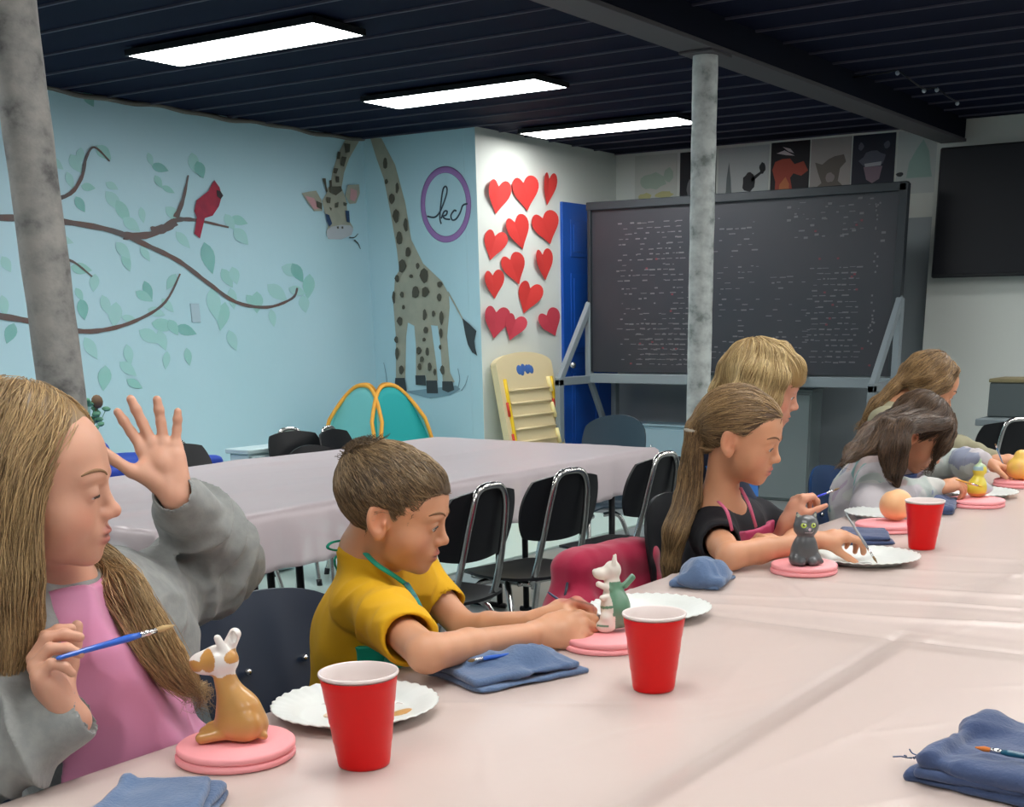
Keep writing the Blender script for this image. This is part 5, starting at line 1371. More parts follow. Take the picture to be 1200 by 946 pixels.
    near=[[(0,.034,.108),(.045,.036,.092),(.074,.020,.045),(.083,-.002,-.010),(.082,-.008,-.060),(.080,-.004,-.105),(.072,-.002,-.155),(.068,-.010,-.21),(.066,-.02,-.26)],
          [(0,.010,.116),(.055,.008,.095),(.088,-.006,.035),(.093,-.012,-.03),(.094,-.012,-.10),(.088,-.008,-.17),(.084,-.02,-.235),(.080,-.04,-.29)],
          [(0,-.03,.116),(.06,-.035,.09),(.088,-.045,.03),(.092,-.05,-.04),(.095,-.055,-.12),(.095,-.065,-.2),(.09,-.075,-.28)],
          [(0,-.07,.10),(.045,-.085,.07),(.06,-.098,.01),(.066,-.10,-.07),(.07,-.105,-.16),(.072,-.11,-.25)],
          [(0,-.085,.085),(0,-.11,.04),(.0,-.115,-.03),(.005,-.115,-.12),(.01,-.12,-.22)]]
    far=[[(-x,y,z) for x,y,z in g] for g in near[:4]]
    far[0]=[(0,.050,.104),(-.045,.060,.085),(-.072,.048,.040),(-.078,.034,-.015),(-.074,.028,-.07)]
    G=thin(hf,[[L(*p) for p in g] for g in near+far],.78)
    G[5]=G[5]+[aty(122,660,1.41),aty(148,690,1.345),aty(172,728,1.325),aty(197,765,1.325),aty(221,792,1.335)]
    G.append([L(-.074,.028,-.07),aty(132,665,1.42),aty(144,700,1.35),aty(162,738,1.325),aty(190,775,1.325),aty(214,796,1.335)])
    H=SDF(hf); H.ell((0,-.016,.030),(.081,.099,.085))
    H.ell((.0,.074,-.027),(.082,.066,.080),op='s',k=.010)
    H.fr=Frame()
    for i,g in enumerate(G):
        n=len(g); r=[(.009,.013,.020,.026,.028)[min(j,4)] for j in range(n)]; 
        for j in range(n): 
            if j>n-4: r[j]*=(.85,.65,.35)[j-(n-3)] if j>=n-3 else 1
        if i in(5,9): r=[.016]*5+[.015,.017,.015,.011,.005][:n-5]; r=r[:n]
        hchain(H,g,r,.022)
    ff=guide_field(G)
    def grooves(P): 
        return .003*vnoise(P*np.array([1,1,.22],np.float32),60,3)
    H.disp(grooves)
    hd,hg=srgb(84,64,42),srgb(196,164,118)
    def hc(P):
        n=vnoise(P,55,2)*.3+.45; n=np.clip(n,0,1)[:,None]; return np.array(srgb(96,74,48))*(1-n)+np.array(srgb(160,130,88))*n
    hm_=hairmat('hair_long')
    H.build('hair',.0028,hm_,e,hc)
    strands('hair_strands',H,ff,15000,lambda V:np.linalg.norm(V-aty(216,790,1.335),axis=1)>.05,(.07,.20),9,.0005,.0045,(srgb(98,76,48),srgb(214,182,132)),e,hm_,seed=5,jit=.11,reject=lambda P:(lambda q:(q[:,1]>.050)&(q[:,2]<.048)&(q[:,2]>-.11)&(q[:,0]>-.06))(hf.loc(P)))
    brush(aty(66,772,1.245),aty(204,733,1.235),'blue paintbrush held by the girl in the pink apron',r=.0040,ferr=.022,br=.026,bcol=srgb(190,160,110))
    return S
girl_one()

# ================= boy in yellow T-shirt
def boy():
    e=empty('person',(1.70,1.60,0),'seated person with short brown hair, yellow T-shirt and teal apron, painting a dragon','person')
    hf=frame_fu(aty(463,597,1.43),(.46,-.89,-.30),sc=.97)
    face=A(.30,-.95,0); nek=aty(430,648,1.50); c0=aty(458,681,1.515); r_=nrm(np.cross(face,A(0,0,1)))
    shR=c0+r_*.108+A(0,0,-.016); shL=c0-r_*.095; che=aty(436,740,1.56); pel=A(1.71,1.62,.52)
    elR=atz(500,766,.795); wrR=aty(630,742,1.165); elL=aty(545,737,1.40); wrL=aty(630,728,1.215)
    S=SDF(); add_head(S,hf,lids=(.0046,-.0022),mouth=.0,cheek=1.15)
    S.cone(hf.p((0,-.030,-.045)),nek,.037,.038,k=.02); torso(S,pel,che,nek,shR,shL,face,sc=.95)
    arm(S,shR,elR,wrR,sc=.86); arm(S,shL,elL,wrL,sc=.84)
    f=nrm(.95*RT+.10*UP_+.15*VW)
    add_hand(S,wrR+f*.004,f,VW*.8-.25*UP_+.25*RT,UP_+.2*VW,s=1.05,curl=((38,42,18),(48,46,20),(54,50,22),(60,52,24)),spread=(2,0,-2,-4),thumb=(28,14,34,20))
    f2=nrm(.95*RT+.45*UP_+.05*VW)
    add_hand(S,wrL+f2*.004,f2,-.9*UP_+.5*RT,-VW+.3*UP_,s=1.0,curl=((52,62,25),(58,62,25),(62,62,25),(62,62,25)),spread=(2,0,-2,-4),thumb=(30,20,30,25))
    V,F=S.polygonise(.0021,lo=np.maximum(S.lo,(0,0,.62))); V=relax(V,F); S.V=V; LV,LF=legs_parts(e,pel,face)
    joined('body',[(V,F),(LV,LF)],skinmat('skin2'),e,skin_cols(hf,SKB,.5,lip=A(*srgb(190,112,98))))
    eyes(e,hf,(.07,.04,.025),S,lids=(.0042,-.0025),brow=srgb(120,88,60),which=(-1,1))
    ye=mat('tee_yellow',srgb(224,172,8),.85,bump=(240,.25,.001),noise=(9,srgb(214,160,4),.5))
    T_=SDF(); torso(T_,pel,che,nek-A(0,0,.0),shR,shL,face,g=.012,sc=.97,k=.05)
    sR=lerp(shR,elR,.70); sL=lerp(shL,elL,.55)
    T_.cone(shR,sR,.048,.048,k=.022).cone(shL,sL,.046,.045,k=.022)
    T_.disp(wrinkle(.0065,18,31)).disp(ring_bumps(shR,elR,.010,6,.1,.6,4))
    dR=nrm(elR-shR); dL=nrm(elL-shL)
    for a,s,d in ((shR,sR,dR),(shL,sL,dL)):
        p=(s+d*.018).astype(np.float32); c_=s.astype(np.float32); dd=d.astype(np.float32)
        T_.fn(lambda P,p=p,c_=c_,dd=dd:np.minimum((-(P-p)@dd)*-1,.5)+np.where(np.linalg.norm(P-c_,axis=-1)>.11,-10,0),op='i')
        T_.cone(s-d*.002,s+d*.08,.0375,.0375,op='s')
    T_.fn(lambda P:(np.linalg.norm((P-(nek+A(0,0,.026)).astype(np.float32)),axis=-1)-.043),op='s',k=.006)
    T_.build('t_shirt',.003,ye,e,lo=np.maximum(T_.lo,(0,0,.50)))
    teal=mat('apron_teal',srgb(18,160,130),.6,bump=(40,.15,.001))
    # collar ring
    q0=nek+A(0,0,.004); up=nrm(hf.p((0,-.03,-.045))-nek); a1=nrm(np.cross(up,VW)); a2=np.cross(up,a1)
    MB().tube([q0+up*.010+.043*(math.cos(q)*a1+math.sin(q)*a2) for q in np.linspace(0,2*PI,33)[:-1]],.0042,8,closed=True).build('collar',ye,e,True)
    # apron: straps, bib and bow
    MB().tube(smooth_path([aty(419,634,1.52),aty(428,648,1.465),aty(442,662,1.43),aty(462,675,1.415),aty(480,688,1.405)],6),.0055,8,flat=.5).build('apron_strap',teal,e,True)
    mb=MB(); k0=aty(418,640,1.525)
    mb.tube(smooth_path([k0,aty(404,634,1.53),aty(389,636,1.53),aty(384,642,1.53),aty(396,645,1.53),k0],6),.0032,8,flat=.6)
    mb.tube(smooth_path([k0,aty(402,646,1.54),aty(392,656,1.54),aty(395,668,1.55)],5),.003,8,flat=.6)
    mb.build('apron_bow',teal,e,True)
    Q=SDF(); fr=frame_fu((0,0,0),face,nrm(che-pel)); torso(Q,pel,che,nek-A(0,0,.03),shR,shL,face,g=.019,sc=.97,k=.05)
    Q.ell(aty(484,795,1.385),(.060,.05,.080),R=fr.M,k=.03); Q.cut(che+face*.030,-face); Q.cut(aty(490,752,1.42),(0,0,1))
    Q.disp(wrinkle(.004,24,11)); Q.build('apron',.0035,teal,e,lo=np.maximum(Q.lo,(0,0,.55)))
    MB().tube(smooth_path([aty(476,684,1.40),aty(486,700,1.375),aty(495,718,1.365)],5),.006,8,flat=.5).build('apron_strap',mat('strap_print',srgb(60,90,120),.6,noise=(120,srgb(30,160,140),1)),e,True)
    # hair
    H=SDF(hf); H.ell((0,-.017,.030),(.0805,.0985,.0835)).ell((0,.030,.050),(.062,.054,.046),k=.02)
    H.fn(capline(hf,[-.11,-.06,-.035,-.022,-.012,.002,.012,.022,.034,.046,.060,.075,.1],[-.066,-.063,-.052,-.02,.012,.012,-.006,-.026,-.022,.016,.044,.052,.055]),op='i',k=.006)
    H.disp(lambda P:.0016*vnoise(P,70,3)+.0012*vnoise(P,150,4))
    hm_=hairmat('hair_short'); hcf=lambda P:np.tile(A(*srgb(88,70,50)),(len(P),1))*(1+.2*vnoise(P,80,5)[:,None])
    H.build('hair',.0024,hm_,e,hcf)
    crown=hf.p((0,-.080,.075)).astype(np.float32); fw=hf.d((0,1,0)).astype(np.float32); dn=hf.d((0,0,-1)).astype(np.float32)
    def fld(P):
        d=P-crown; L=np.linalg.norm(d,axis=1,keepdims=True); d=d/(L+1e-5)+.55*fw+.35*dn*(L>.07); return d/np.linalg.norm(d,axis=1,keepdims=True)
    strands('hair_strands',H,fld,7500,lambda V:hf.loc(V)[:,1]<.062,(.018,.036),6,.0006,.0016,(srgb(72,57,40),srgb(166,140,104)),e,hm_,seed=8,jit=.16)
    cr2=lambda V:np.linalg.norm(V-hf.p((0,-.078,.080)),axis=1)<.035
    strands('cowlick',H,lambda P:fld(P)*-.3+hf.d((0,-.5,.8)).astype(np.float32),420,cr2,(.018,.032),6,.0008,.003,(srgb(62,48,34),srgb(120,98,70)),e,hm_,seed=9,jit=.5,away=.016)
    brush(aty(642,694,1.22),aty(708,742,1.14),'dark blue paintbrush in the hand of the boy in yellow',srgb(52,66,104),r=.0030)
boy()

# ================= girl in black T-shirt with ponytail
def girl_three():
    e=empty('person',(2.95,1.50,0),'seated person with brown ponytail, black T-shirt and crimson apron, resting arms on the table','person')
    hf=frame_fu(aty(869,511,1.29),(.22,-.96,-.27),sc=.98)
    face=A(.05,-1,0); nek=aty(843,593,1.35); c0=aty(860,617,1.35); r_=nrm(np.cross(face,A(0,0,1)))
    shR=c0+r_*.125; shL=c0-r_*.115; che=aty(846,655,1.39); pel=A(3.0,1.46,.52)
    elR=atz(856,652,.775); wrR=aty(955,634,1.085); elL=aty(938,628,1.26); wrL=aty(918,640,1.17)
    S=SDF(); add_head(S,hf,lids=(.0042,-.0025),cheek=1.03)
    S.cone(hf.p((0,-.028,-.045)),nek,.036,.042,k=.025); torso(S,pel,che,nek,shR,shL,face,sc=.95)
    arm(S,shR,elR,wrR,sc=.90); arm(S,shL,elL,wrL,sc=.88)
    f=nrm(.95*RT+.16*UP_-.05*VW)
    tips=add_hand(S,wrR+f*.004,f,-.8*UP_+.4*VW,-VW*.8+UP_*.2,s=.95,curl=((24,38,18),(30,42,20),(38,46,22),(44,50,24)),spread=(3,0,-3,-5),thumb=(22,12,40,30))
    gp=(tips[0]*.55+tips[4]*.45)
    f2=nrm(-.75*RT-.15*VW+.25*UP_)
    add_hand(S,wrL+f2*.0,f2,-UP_*.8+.2*VW,VW,s=.86,curl=((62,72,30),)*4,spread=(2,0,-2,-4),thumb=(25,20,40,30))
    V,F=S.polygonise(.0025,lo=np.maximum(S.lo,(0,0,.62))); V=relax(V,F); S.V=V; LV,LF=legs_parts(e,pel,face)
    joined('body',[(V,F),(LV,LF)],skinmat('skin3'),e,skin_cols(hf,SKB*A(1,.97,.95),.45,lip=A(*srgb(184,96,92))))
    eyes(e,hf,(.06,.04,.025),S,lids=(.0042,-.0025),brow=srgb(112,82,58))
    bk=mat('tee_black',srgb(24,25,32),.85,bump=(240,.25,.001))
    T_=SDF(); torso(T_,pel,che,nek-A(0,0,.02),shR,shL,face,g=.011,sc=.97,k=.05)
    sR=lerp(shR,elR,.42); sL=lerp(shL,elL,.6)
    T_.cone(shR,sR,.050,.050,k=.025).cone(shL,sL,.050,.048,k=.025); T_.disp(wrinkle(.004,22,41))
    for s,d in ((sR,nrm(elR-shR)),(sL,nrm(elL-shL))):
        p=(s+d*.016).astype(np.float32); c_=s.astype(np.float32); dd=d.astype(np.float32)
        T_.fn(lambda P,p=p,c_=c_,dd=dd:((P-p)@dd)+np.where(np.linalg.norm(P-c_,axis=-1)>.10,-10,0),op='i'); T_.cone(s-d*.003,s+d*.08,.041,.041,op='s')
    T_.fn(lambda P:(np.linalg.norm((P-(nek+A(0,-.01,.014)).astype(np.float32)),axis=-1)-.050),op='s',k=.006)
    T_.build('t_shirt',.0035,bk,e,lo=np.maximum(T_.lo,(0,0,.50)))
    cr=mat('apron_crimson',srgb(178,52,96),.6)
    Q=SDF(); torso(Q,pel,che,nek-A(0,0,.03),shR,shL,face,g=.018,sc=.97,k=.05); Q.cut(che+face*.055,-face); Q.cut(aty(880,622,1.27),(0,0,1)); Q.disp(wrinkle(.003,24,12)); Q.build('apron',.0045,cr,e,lo=np.maximum(Q.lo,(0,0,.6)))
    MB().tube(smooth_path([aty(842,588,1.30),aty(852,600,1.255),aty(858,622,1.245)],5),.0045,8,flat=.5).build('apron_strap',mat('apron_strap_pink',srgb(196,90,122),.6),e,True)
    MB().tube(smooth_path([aty(868,572,1.30),aty(878,592,1.245),aty(886,618,1.235)],5),.0045,8,flat=.5).build('apron_strap',mat('apron_strap_pink2',srgb(196,90,122),.6),e,True)
    H=SDF(hf); H.ell((0,-.018,.030),(.0800,.098,.083)).ell((0,.028,.048),(.062,.052,.044),k=.02)
    H.fn(capline(hf,[-.11,-.05,-.03,-.014,.006,.022,.040,.056,.072,.1],[-.060,-.052,-.030,.018,.016,.010,.030,.052,.062,.066]),op='i',k=.006)
    pb=hf.p((.02,-.108,-.010)); pts=[hf.p((.01,-.095,.01)),pb,aty(806,585,1.40),aty(792,622,1.405),aty(786,660,1.42),aty(782,695,1.44)]
    H.fr=Frame(); H.chain(pts,[.030,.020,.030,.028,.020,.008],k=.012)
    H.disp(lambda P:.0016*vnoise(P,60,3)); hm_=hairmat('hair_pony')
    H.build('hair',.003,hm_,e,lambda P:np.tile(A(*srgb(92,70,50)),(len(P),1))*(1+.2*vnoise(P,60,5)[:,None]))
    tgt=pb.astype(np.float32); gf=guide_field([pts[1:]])
    def fld(P):
        d=tgt-P; L=np.linalg.norm(d,axis=1,keepdims=True); w=(P@RT.astype(np.float32)<(pb@RT+.012))&(P[:,2]<pb[2]+.02)
        return np.where(w[:,None],gf(P),d/(L+1e-6))
    strands('hair_strands',H,fld,5500,None,(.05,.12),8,.0009,.0022,(srgb(76,56,38),srgb(180,148,104)),e,hm_,seed=12,jit=.07)
    up=nrm(pts[2]-pts[1]); a1=nrm(np.cross(up,VW)); a2=np.cross(up,a1)
    MB().tube([pb+up*.006+.020*(math.cos(q)*a1+math.sin(q)*a2) for q in np.linspace(0,2*PI,25)[:-1]],.006,8,closed=True).build('hair_tie',mat('hairtie',srgb(200,194,180),.8),e,True)
    ge=atz(1028,660,TZ+.008); brush(aty(991,602,1.035),ge,'thin grey paintbrush held over the white plate by the girl in black',srgb(150,156,160),r=.0028)
girl_three()

# ================= blond child behind her
def blond():
    e=empty('person',(3.22,1.58,0),'seated person with blond bowl haircut and navy top, behind the ponytail girl','person')
    hf=frame_fu(aty(893,452,1.40),(.42,-.87,-.28),sc=1.0)
    face=A(.1,-1,0); nek=hf.p((0,-.05,-.13)); c0=nek+A(0,.0,-.05); r_=nrm(np.cross(face,A(0,0,1)))
    shR=c0+r_*.13; shL=c0-r_*.13; che=c0+A(0,.03,-.12); pel=A(3.36,1.58,.53)
    wrR=aty(922,612,1.25); elR=aty(905,660,1.30); elL=c0-r_*.17+A(0,.03,-.2); wrL=A(3.40,1.44,.64)
    S=SDF(); add_head(S,hf,lids=(.0035,-.003)); S.cone(hf.p((0,-.028,-.045)),nek,.037,.043,k=.025); torso(S,pel,che,nek,shR,shL,face,sc=.95)
    arm(S,shR,elR,wrR,sc=.9); arm(S,shL,elL,wrL,sc=.9)
    f=nrm(.45*RT+.85*UP_-.1*VW); add_hand(S,wrR,f,.8*RT-.2*UP_+.4*VW,-VW*.6+UP_*.5,s=.95,curl=((50,55,25),(58,58,25),(62,60,25),(66,60,25)),spread=(3,0,-3,-5),thumb=(30,15,35,25))
    f2=A(0,-1,0); add_hand(S,wrL,f2,(0,0,-1),(-1,0,0),s=.9,curl=((12,15,10),)*4)
    V,F=S.polygonise(.003,lo=np.maximum(S.lo,(0,0,.62))); V=relax(V,F); S.V=V; LV,LF=legs_parts(e,pel,face)
    joined('body',[(V,F),(LV,LF)],skinmat('skin4'),e,skin_cols(hf,SKA*A(1,.93,.9),.7))
    eyes(e,hf,(.08,.1,.12),S,brow=srgb(150,120,80))
    nv=mat('top_navy',srgb(28,36,58),.85,bump=(200,.3,.001)); T_=SDF(); torso(T_,pel,che,nek-A(0,0,.02),shR,shL,face,g=.014,sc=.97)
    T_.cone(shR,lerp(shR,elR,.5),.05,.05,k=.02).cone(shL,lerp(shL,elL,.5),.05,.05,k=.02); T_.disp(wrinkle(.004,22,51)); T_.build('top',.0045,nv,e,lo=np.maximum(T_.lo,(0,0,.5)))
    Q=SDF(); torso(Q,pel,che,nek-A(0,0,.03),shR,shL,face,g=.020,sc=.97); Q.cut(che+face*.045,-face); Q.cut(che+A(0,0,.10),(0,0,1)); Q.build('apron',.005,mat('apron_blue',srgb(16,110,196),.6),e,lo=np.maximum(Q.lo,(0,0,.6)))
    L=lambda *v:hf.p(v)
    G=[[L(0,-.05,.115),L(s*.06,a*.7-.01,.095),L(s*.090,a,.035),L(s*.092,a*1.05-.005,-.03),L(s*.082,a-.01,zl)] for s in(-1,1) for a,zl in((.045,-.035),(.0,-.06),(-.05,-.075))]
    G+=[[L(0,-.05,.115),L(0,-.095,.08),L(0,-.118,.02),L(0,-.112,-.05),L(0,-.095,-.085)]]+[[L(0,-.05,.115),L(x,.03,.115),L(x*1.4,.085,.075),L(x*1.5,.100,.045)] for x in(-.03,0,.03)]
    G=thin(hf,G,.82); H=SDF(hf); H.ell((0,-.014,.030),(.081,.099,.084)); H.ell((0,.078,-.045),(.070,.055,.080),op='s',k=.012); H.fr=Frame()
    for g in G: hchain(H,g,[.010,.016,.018,.018,.010][:len(g)],.022)
    H.disp(lambda P:.002*vnoise(P,60,3)); hm_=hairmat('hair_blond')
    H.build('hair',.0032,hm_,e,lambda P:np.tile(A(*srgb(160,132,84)),(len(P),1))*(1+.15*vnoise(P,60,5)[:,None]))
    strands('hair_strands',H,guide_field(G),4500,None,(.05,.11),8,.001,.0022,(srgb(132,102,60),srgb(228,204,150)),e,hm_,seed=22,jit=.08,reject=lambda P:(lambda q:(q[:,1]>.075)&(q[:,2]<.035))(hf.loc(P)))
    brush(aty(938,590,1.22),aty(984,572,1.16),'bright blue paintbrush in the raised hand behind the ponytail girl',srgb(40,60,200),r=.0028)
blond()

# ================= girl in tie-dye sweatshirt, head bent low
def tiedye():
    e=empty('person',(4.02,1.55,0),'seated person with long dark hair and pastel tie-dye sweatshirt, head bent over the table','person')
    hf=frame_fu(aty(1078,507,1.27),(.22,-.72,-.66),sc=1.02)
    face=A(.1,-1,0); c0=aty(1040,548,1.40); nek=lerp(c0,hf.o,.42); r_=nrm(np.cross(face,A(0,0,1)))
    shR=c0+r_*.13+A(0,0,-.01); shL=c0-r_*.13; che=c0+A(.0,.07,-.11); pel=A(4.06,1.44,.54)
    elR=aty(1018,594,1.27); wrR=aty(1097,572,1.13); elL=aty(1108,545,1.33); wrL=aty(1153,541,1.16)
    S=SDF(); add_head(S,hf,lids=(.001,-.005)); S.cone(hf.p((0,-.028,-.045)),nek,.036,.043,k=.025); torso(S,pel,che,nek,shR,shL,face,sc=.95)
    arm(S,shR,elR,wrR,sc=.9); arm(S,shL,elL,wrL,sc=.9)
    f=nrm(.95*RT+.2*UP_); add_hand(S,wrR,f,-.7*UP_+.5*VW,VW*.6+UP_*.5,s=.95,curl=((40,45,20),(48,48,22),(54,50,24),(58,52,24)),spread=(3,0,-3,-5),thumb=(28,12,32,22))
    f=nrm(.85*RT-.35*UP_); add_hand(S,wrL,f,-.8*UP_-.3*RT,-VW+UP_*.2,s=1.0,curl=((28,35,18),(32,38,20),(36,40,20),(40,40,20)),spread=(8,2,-4,-8),thumb=(45,12,30,15))
    V,F=S.polygonise(.0032,lo=np.maximum(S.lo,(0,0,.62))); V=relax(V,F); S.V=V; LV,LF=legs_parts(e,pel,face)
    joined('body',[(V,F),(LV,LF)],skinmat('skin5'),e,skin_cols(hf,SKB*A(.97,.9,.86),.5))
    eyes(e,hf,(.05,.03,.02),S,lids=(.001,-.005))
    def dye(P):
        pal=[srgb(206,200,204),srgb(196,206,200),srgb(190,170,190),srgb(120,178,172),srgb(206,184,180),srgb(150,158,180),srgb(214,214,208)]
        w=[vnoise(P,15+3*i,60+i) for i in range(len(pal))]; w[0]=w[0]+.35; w[6]=w[6]+.2; w[3]=w[3]-.1
        i=np.argmax(np.stack(w),0); c=np.array(pal)[i]*.80
        return c
    td=mat('tiedye',(.7,.7,.7),.9,vcol=True,bump=(200,.3,.001),sheen=.2)
    T_=SDF(); torso(T_,pel,che,nek-A(0,0,.0),shR,shL,face,g=.024,sc=.98,k=.06)
    for sh,el,wr in((shR,elR,wrR),(shL,elL,wrL)):
        T_.cone(sh,el,.062,.052,k=.03).cone(el,lerp(el,wr,.6),.050,.046,k=.015).cone(lerp(el,wr,.55),wr,.044,.030,k=.01); d=nrm(wr-el); T_.cut(wr+d*.03,d) if 0 else None
        T_.disp(ring_bumps(el,wr,.009,7,.1,.95,7))
    T_.disp(wrinkle(.005,22,61)); T_.build('sweatshirt',.004,td,e,dye,lo=np.maximum(T_.lo,(0,0,.5)))
    Q=SDF(); torso(Q,pel,che,nek-A(0,0,.02),shR,shL,face,g=.031,sc=.98,k=.06); Q.cut(che+face*.03,-face); Q.cut(c0+A(0,0,-.01),(0,0,1)); Q.build('apron',.005,mat('apron_royal',srgb(40,82,150),.6,noise=(9,srgb(60,60,110),.6)),e,lo=np.maximum(Q.lo,(0,0,.6)))
    L=lambda *v:hf.p(v); W=lambda x,y,d:aty(x,y,d)
    G=[[L(0,.03,.115),L(.05,.05,.09),W(1060,500,1.20),W(1056,520,1.19),W(1052,545,1.20),W(1050,572,1.21)],
       [L(0,.0,.12),L(.07,.0,.08),W(1048,508,1.22),W(1042,530,1.22),W(1040,552,1.22)],
       [L(0,-.03,.115),L(.07,-.03,.07),W(1040,500,1.26),W(1030,518,1.27),W(1016,530,1.28)],
       [L(0,-.07,.10),L(.05,-.08,.06),W(1035,495,1.32),W(1015,512,1.32),W(1000,530,1.31),W(990,540,1.30)],
       [L(0,-.08,.09),L(0,-.105,.04),W(1040,488,1.40),W(1018,505,1.42),W(1002,525,1.43)],
       [L(0,.04,.112),L(-.05,.06,.085),L(-.075,.055,.03),L(-.08,.06,-.04),L(-.075,.075,-.11)],
       [L(0,.06,.10),L(.04,.085,.07),L(.055,.09,.03),L(.055,.10,-.02)]]
    G=thin(hf,G,.82); H=SDF(hf); H.ell((0,-.016,.030),(.081,.099,.084)); H.ell((0,.080,-.040),(.070,.055,.075),op='s',k=.012); H.fr=Frame()
    for g in G: n=len(g); hchain(H,g,[.010,.016]+[.021]*(n-3)+[.008],.022)
    H.disp(lambda P:.0022*vnoise(P,55,3)); hm_=hairmat('hair_dark')
    H.build('hair',.0035,hm_,e,lambda P:np.tile(A(*srgb(64,48,36)),(len(P),1))*(1+.2*vnoise(P,50,5)[:,None]))
    strands('hair_strands',H,guide_field(G),4500,None,(.06,.14),8,.0011,.0028,(srgb(46,34,26),srgb(112,86,62)),e,hm_,seed=32,jit=.10)
    brush(aty(1120,562,1.08),aty(1152,571,1.02),'yellow-tipped paintbrush held by the tie-dye girl above the duck',srgb(220,160,60),r=.003,bcol=srgb(220,180,60))
tiedye()

# ================= child with light brown hair at the far right
def last():
    e=empty('person',(4.62,1.66,0),'seated person with light brown hair, mostly hidden behind the tie-dye girl','person')
    hf=frame_fu(aty(1090,452,1.46),(.50,-.72,-.48),sc=1.0)
    face=A(.1,-1,0); nek=hf.p((0,-.06,-.12)); c0=nek+A(0,.01,-.05); r_=nrm(np.cross(face,A(0,0,1)))
    shR=c0+r_*.13; shL=c0-r_*.13; che=c0+A(0,.04,-.13); pel=A(che[0],1.68,.54)
    elR=aty(1120,562,1.42); wrR=aty(1168,540,1.24); elL=c0-r_*.18+A(.0,-.1,-.2); wrL=aty(1194,552,1.22)
    elR[2]=max(elR[2],.80)
    S=SDF(); add_head(S,hf); S.cone(hf.p((0,-.028,-.045)),nek,.036,.043,k=.025); torso(S,pel,che,nek,shR,shL,face,sc=.95)
    arm(S,shR,elR,wrR,sc=.9); arm(S,shL,elL,wrL,sc=.9)
    f=nrm(.9*RT+.1*UP_); add_hand(S,wrR,f,-.8*UP_+.3*VW,VW*.5+UP_*.4,s=1.0,curl=((35,40,18),(40,42,20),(44,44,22),(48,45,22)),spread=(3,0,-3,-5),thumb=(28,12,32,22))
    f=nrm(-.3*RT+.2*UP_-.6*VW); add_hand(S,wrL,f,-.8*UP_,RT,s=.95,curl=((30,35,18),)*4)
    V,F=S.polygonise(.0035,lo=np.maximum(S.lo,(0,0,.62))); V=relax(V,F); S.V=V; LV,LF=legs_parts(e,pel,face)
    joined('body',[(V,F),(LV,LF)],skinmat('skin6'),e,skin_cols(hf,SKB*A(.98,.92,.88),.5))
    eyes(e,hf,(.05,.03,.02),S)
    T_=SDF(); torso(T_,pel,che,nek-A(0,0,.02),shR,shL,face,g=.018,sc=.97); T_.cone(shR,elR,.052,.046,k=.02).cone(elR,lerp(elR,wrR,.85),.045,.034,k=.02).cone(shL,elL,.052,.046,k=.02).cone(elL,lerp(elL,wrL,.9),.045,.034,k=.02)
    T_.disp(wrinkle(.004,22,71)); T_.build('sweatshirt',.005,mat('top_olive',srgb(150,146,120),.9,bump=(200,.3,.001)),e,lo=np.maximum(T_.lo,(0,0,.5)))
    L=lambda *v:hf.p(v)
    G=[[L(0,.03,.115),L(s*.055,.05+.0*s,.09),L(s*.082,.03,.03),L(s*.085,-.01,-.03),L(s*.06,-.06,-.05)] for s in(-1,1)]
    G+=[[L(0,.0,.12),L(s*.07,-.02,.08),L(s*.085,-.05,.02),L(s*.06,-.09,-.03)] for s in(-1,1)]+[[L(0,-.04,.12),L(0,-.10,.07),L(0,-.12,.0),L(.01,-.12,-.07),L(.02,-.14,-.15),L(.02,-.15,-.2)]]
    G=thin(hf,G,.82); H=SDF(hf); H.ell((0,-.016,.030),(.081,.099,.084)); H.ell((0,.085,-.045),(.070,.055,.075),op='s',k=.012); H.fr=Frame()
    for g in G: n=len(g); hchain(H,g,[.010,.016]+[.020]*(n-3)+[.010],.022)
    H.disp(lambda P:.0035*vnoise(P,50,3)); hm_=hairmat('hair_light')
    H.build('hair',.004,hm_,e,lambda P:np.tile(A(*srgb(110,86,60)),(len(P),1))*(1+.2*vnoise(P,50,5)[:,None]))
    strands('hair_strands',H,guide_field(G),3500,None,(.05,.12),8,.0012,.0028,(srgb(80,60,42),srgb(176,142,96)),e,hm_,seed=42,jit=.14)
    brush(aty(1176,545,1.16),aty(1166,520,1.14),'thin blue paintbrush held upright by the hands at the right edge',srgb(60,120,170),r=.0028)
last()
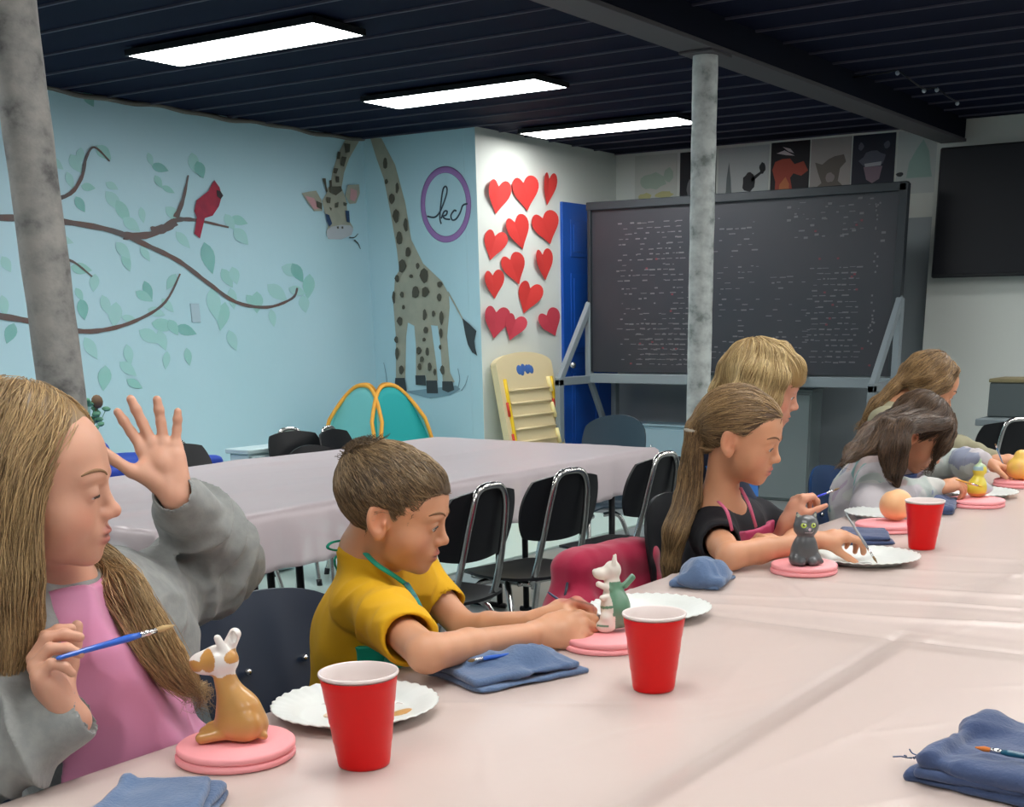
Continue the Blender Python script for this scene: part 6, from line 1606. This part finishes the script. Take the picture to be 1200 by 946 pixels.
# ---------------------------------------------------------------- chairs of the children
shell_chair(1.68,1.58,174,'navy plastic shell chair of the boy in yellow, its back curving beside him',M['navyplastic'],w=.40,top=.755,rake=.10,arch=.02)
shell_chair(1.18,1.66,180,'navy shell chair the girl in pink apron sits on',M['navyplastic'],top=.70)
shell_chair(2.80,1.60,172,'shell chair under the crimson jacket, between the boy and the ponytail girl',M['navyplastic'],w=.30,top=.66,rake=.0)
shell_chair(3.12,1.47,176,'black shell chair behind the ponytail girl',M['blackplastic'],w=.38,top=.80,rake=.06)
shell_chair(4.10,1.40,180,'blue shell chair under the tie-dye girl',mat('blueplastic',srgb(30,62,104),.35),w=.42,top=.79,rake=.06)
shell_chair(4.68,1.66,180,'navy shell chair under the last child at right',M['navyplastic'],top=.70)
shell_chair(3.46,1.62,180,'navy shell chair under the blond child',M['navyplastic'],top=.68)
# crimson jacket draped over the chair
c_=aty(711,688,1.79); Rj=rotxyz(rz=-8)
S=SDF(); S.box(c_+A(0,0,-.03),(.185,.068,.150),R=Rj,r=.05).box(c_+A(0,-.01,-.16),(.225,.085,.16),R=Rj,r=.07,k=.06)
S.cone(c_+A(-.19,-.03,-.03),c_+A(-.215,-.06,-.30),.045,.040,k=.03).cone(c_+A(.18,-.03,-.0),c_+A(.22,-.06,-.28),.042,.040,k=.03)
def drape(P):
    q=P-c_.astype(np.float32); u=q[...,0]; return (.010*np.sin(u*42+2.2*np.sin(q[...,2]*9))+.006*np.sin(u*91+q[...,2]*20))*np.clip(-q[...,2]*6+.35,.12,1)+.003*vnoise(P,26,3)
S.disp(drape); jk=mat('jacket',srgb(188,20,70),.8,bump=(60,.3,.002),noise=(7,srgb(170,14,62),.6),sheen=.3)
tag(S.build('jacket',.005,jk),'crimson jacket draped over a chair back between the boy and the ponytail girl','jacket')
EXPO=0
# ---------------------------------------------------------------- camera
cam=bpy.data.cameras.new('camera'); co=bpy.data.objects.new('camera',cam); COL.objects.link(co)
cam.sensor_width=36; cam.lens=FPX/1200*36; cam.shift_x=(600-PPX)/1200; cam.shift_y=(PPY-473)/1200; cam.clip_start=.02
Mx=Matrix([list(CR[0]),list(CR[1]),list(-CR[2])]).transposed().to_4x4(); Mx.translation=Vector((0,0,CAMZ)); co.matrix_world=Mx
sc=bpy.context.scene; sc.camera=co
sc.view_settings.view_transform='Standard'; sc.view_settings.look='None'; sc.view_settings.gamma=1; sc.view_settings.exposure=EXPO
sc.view_settings.use_curve_mapping=False
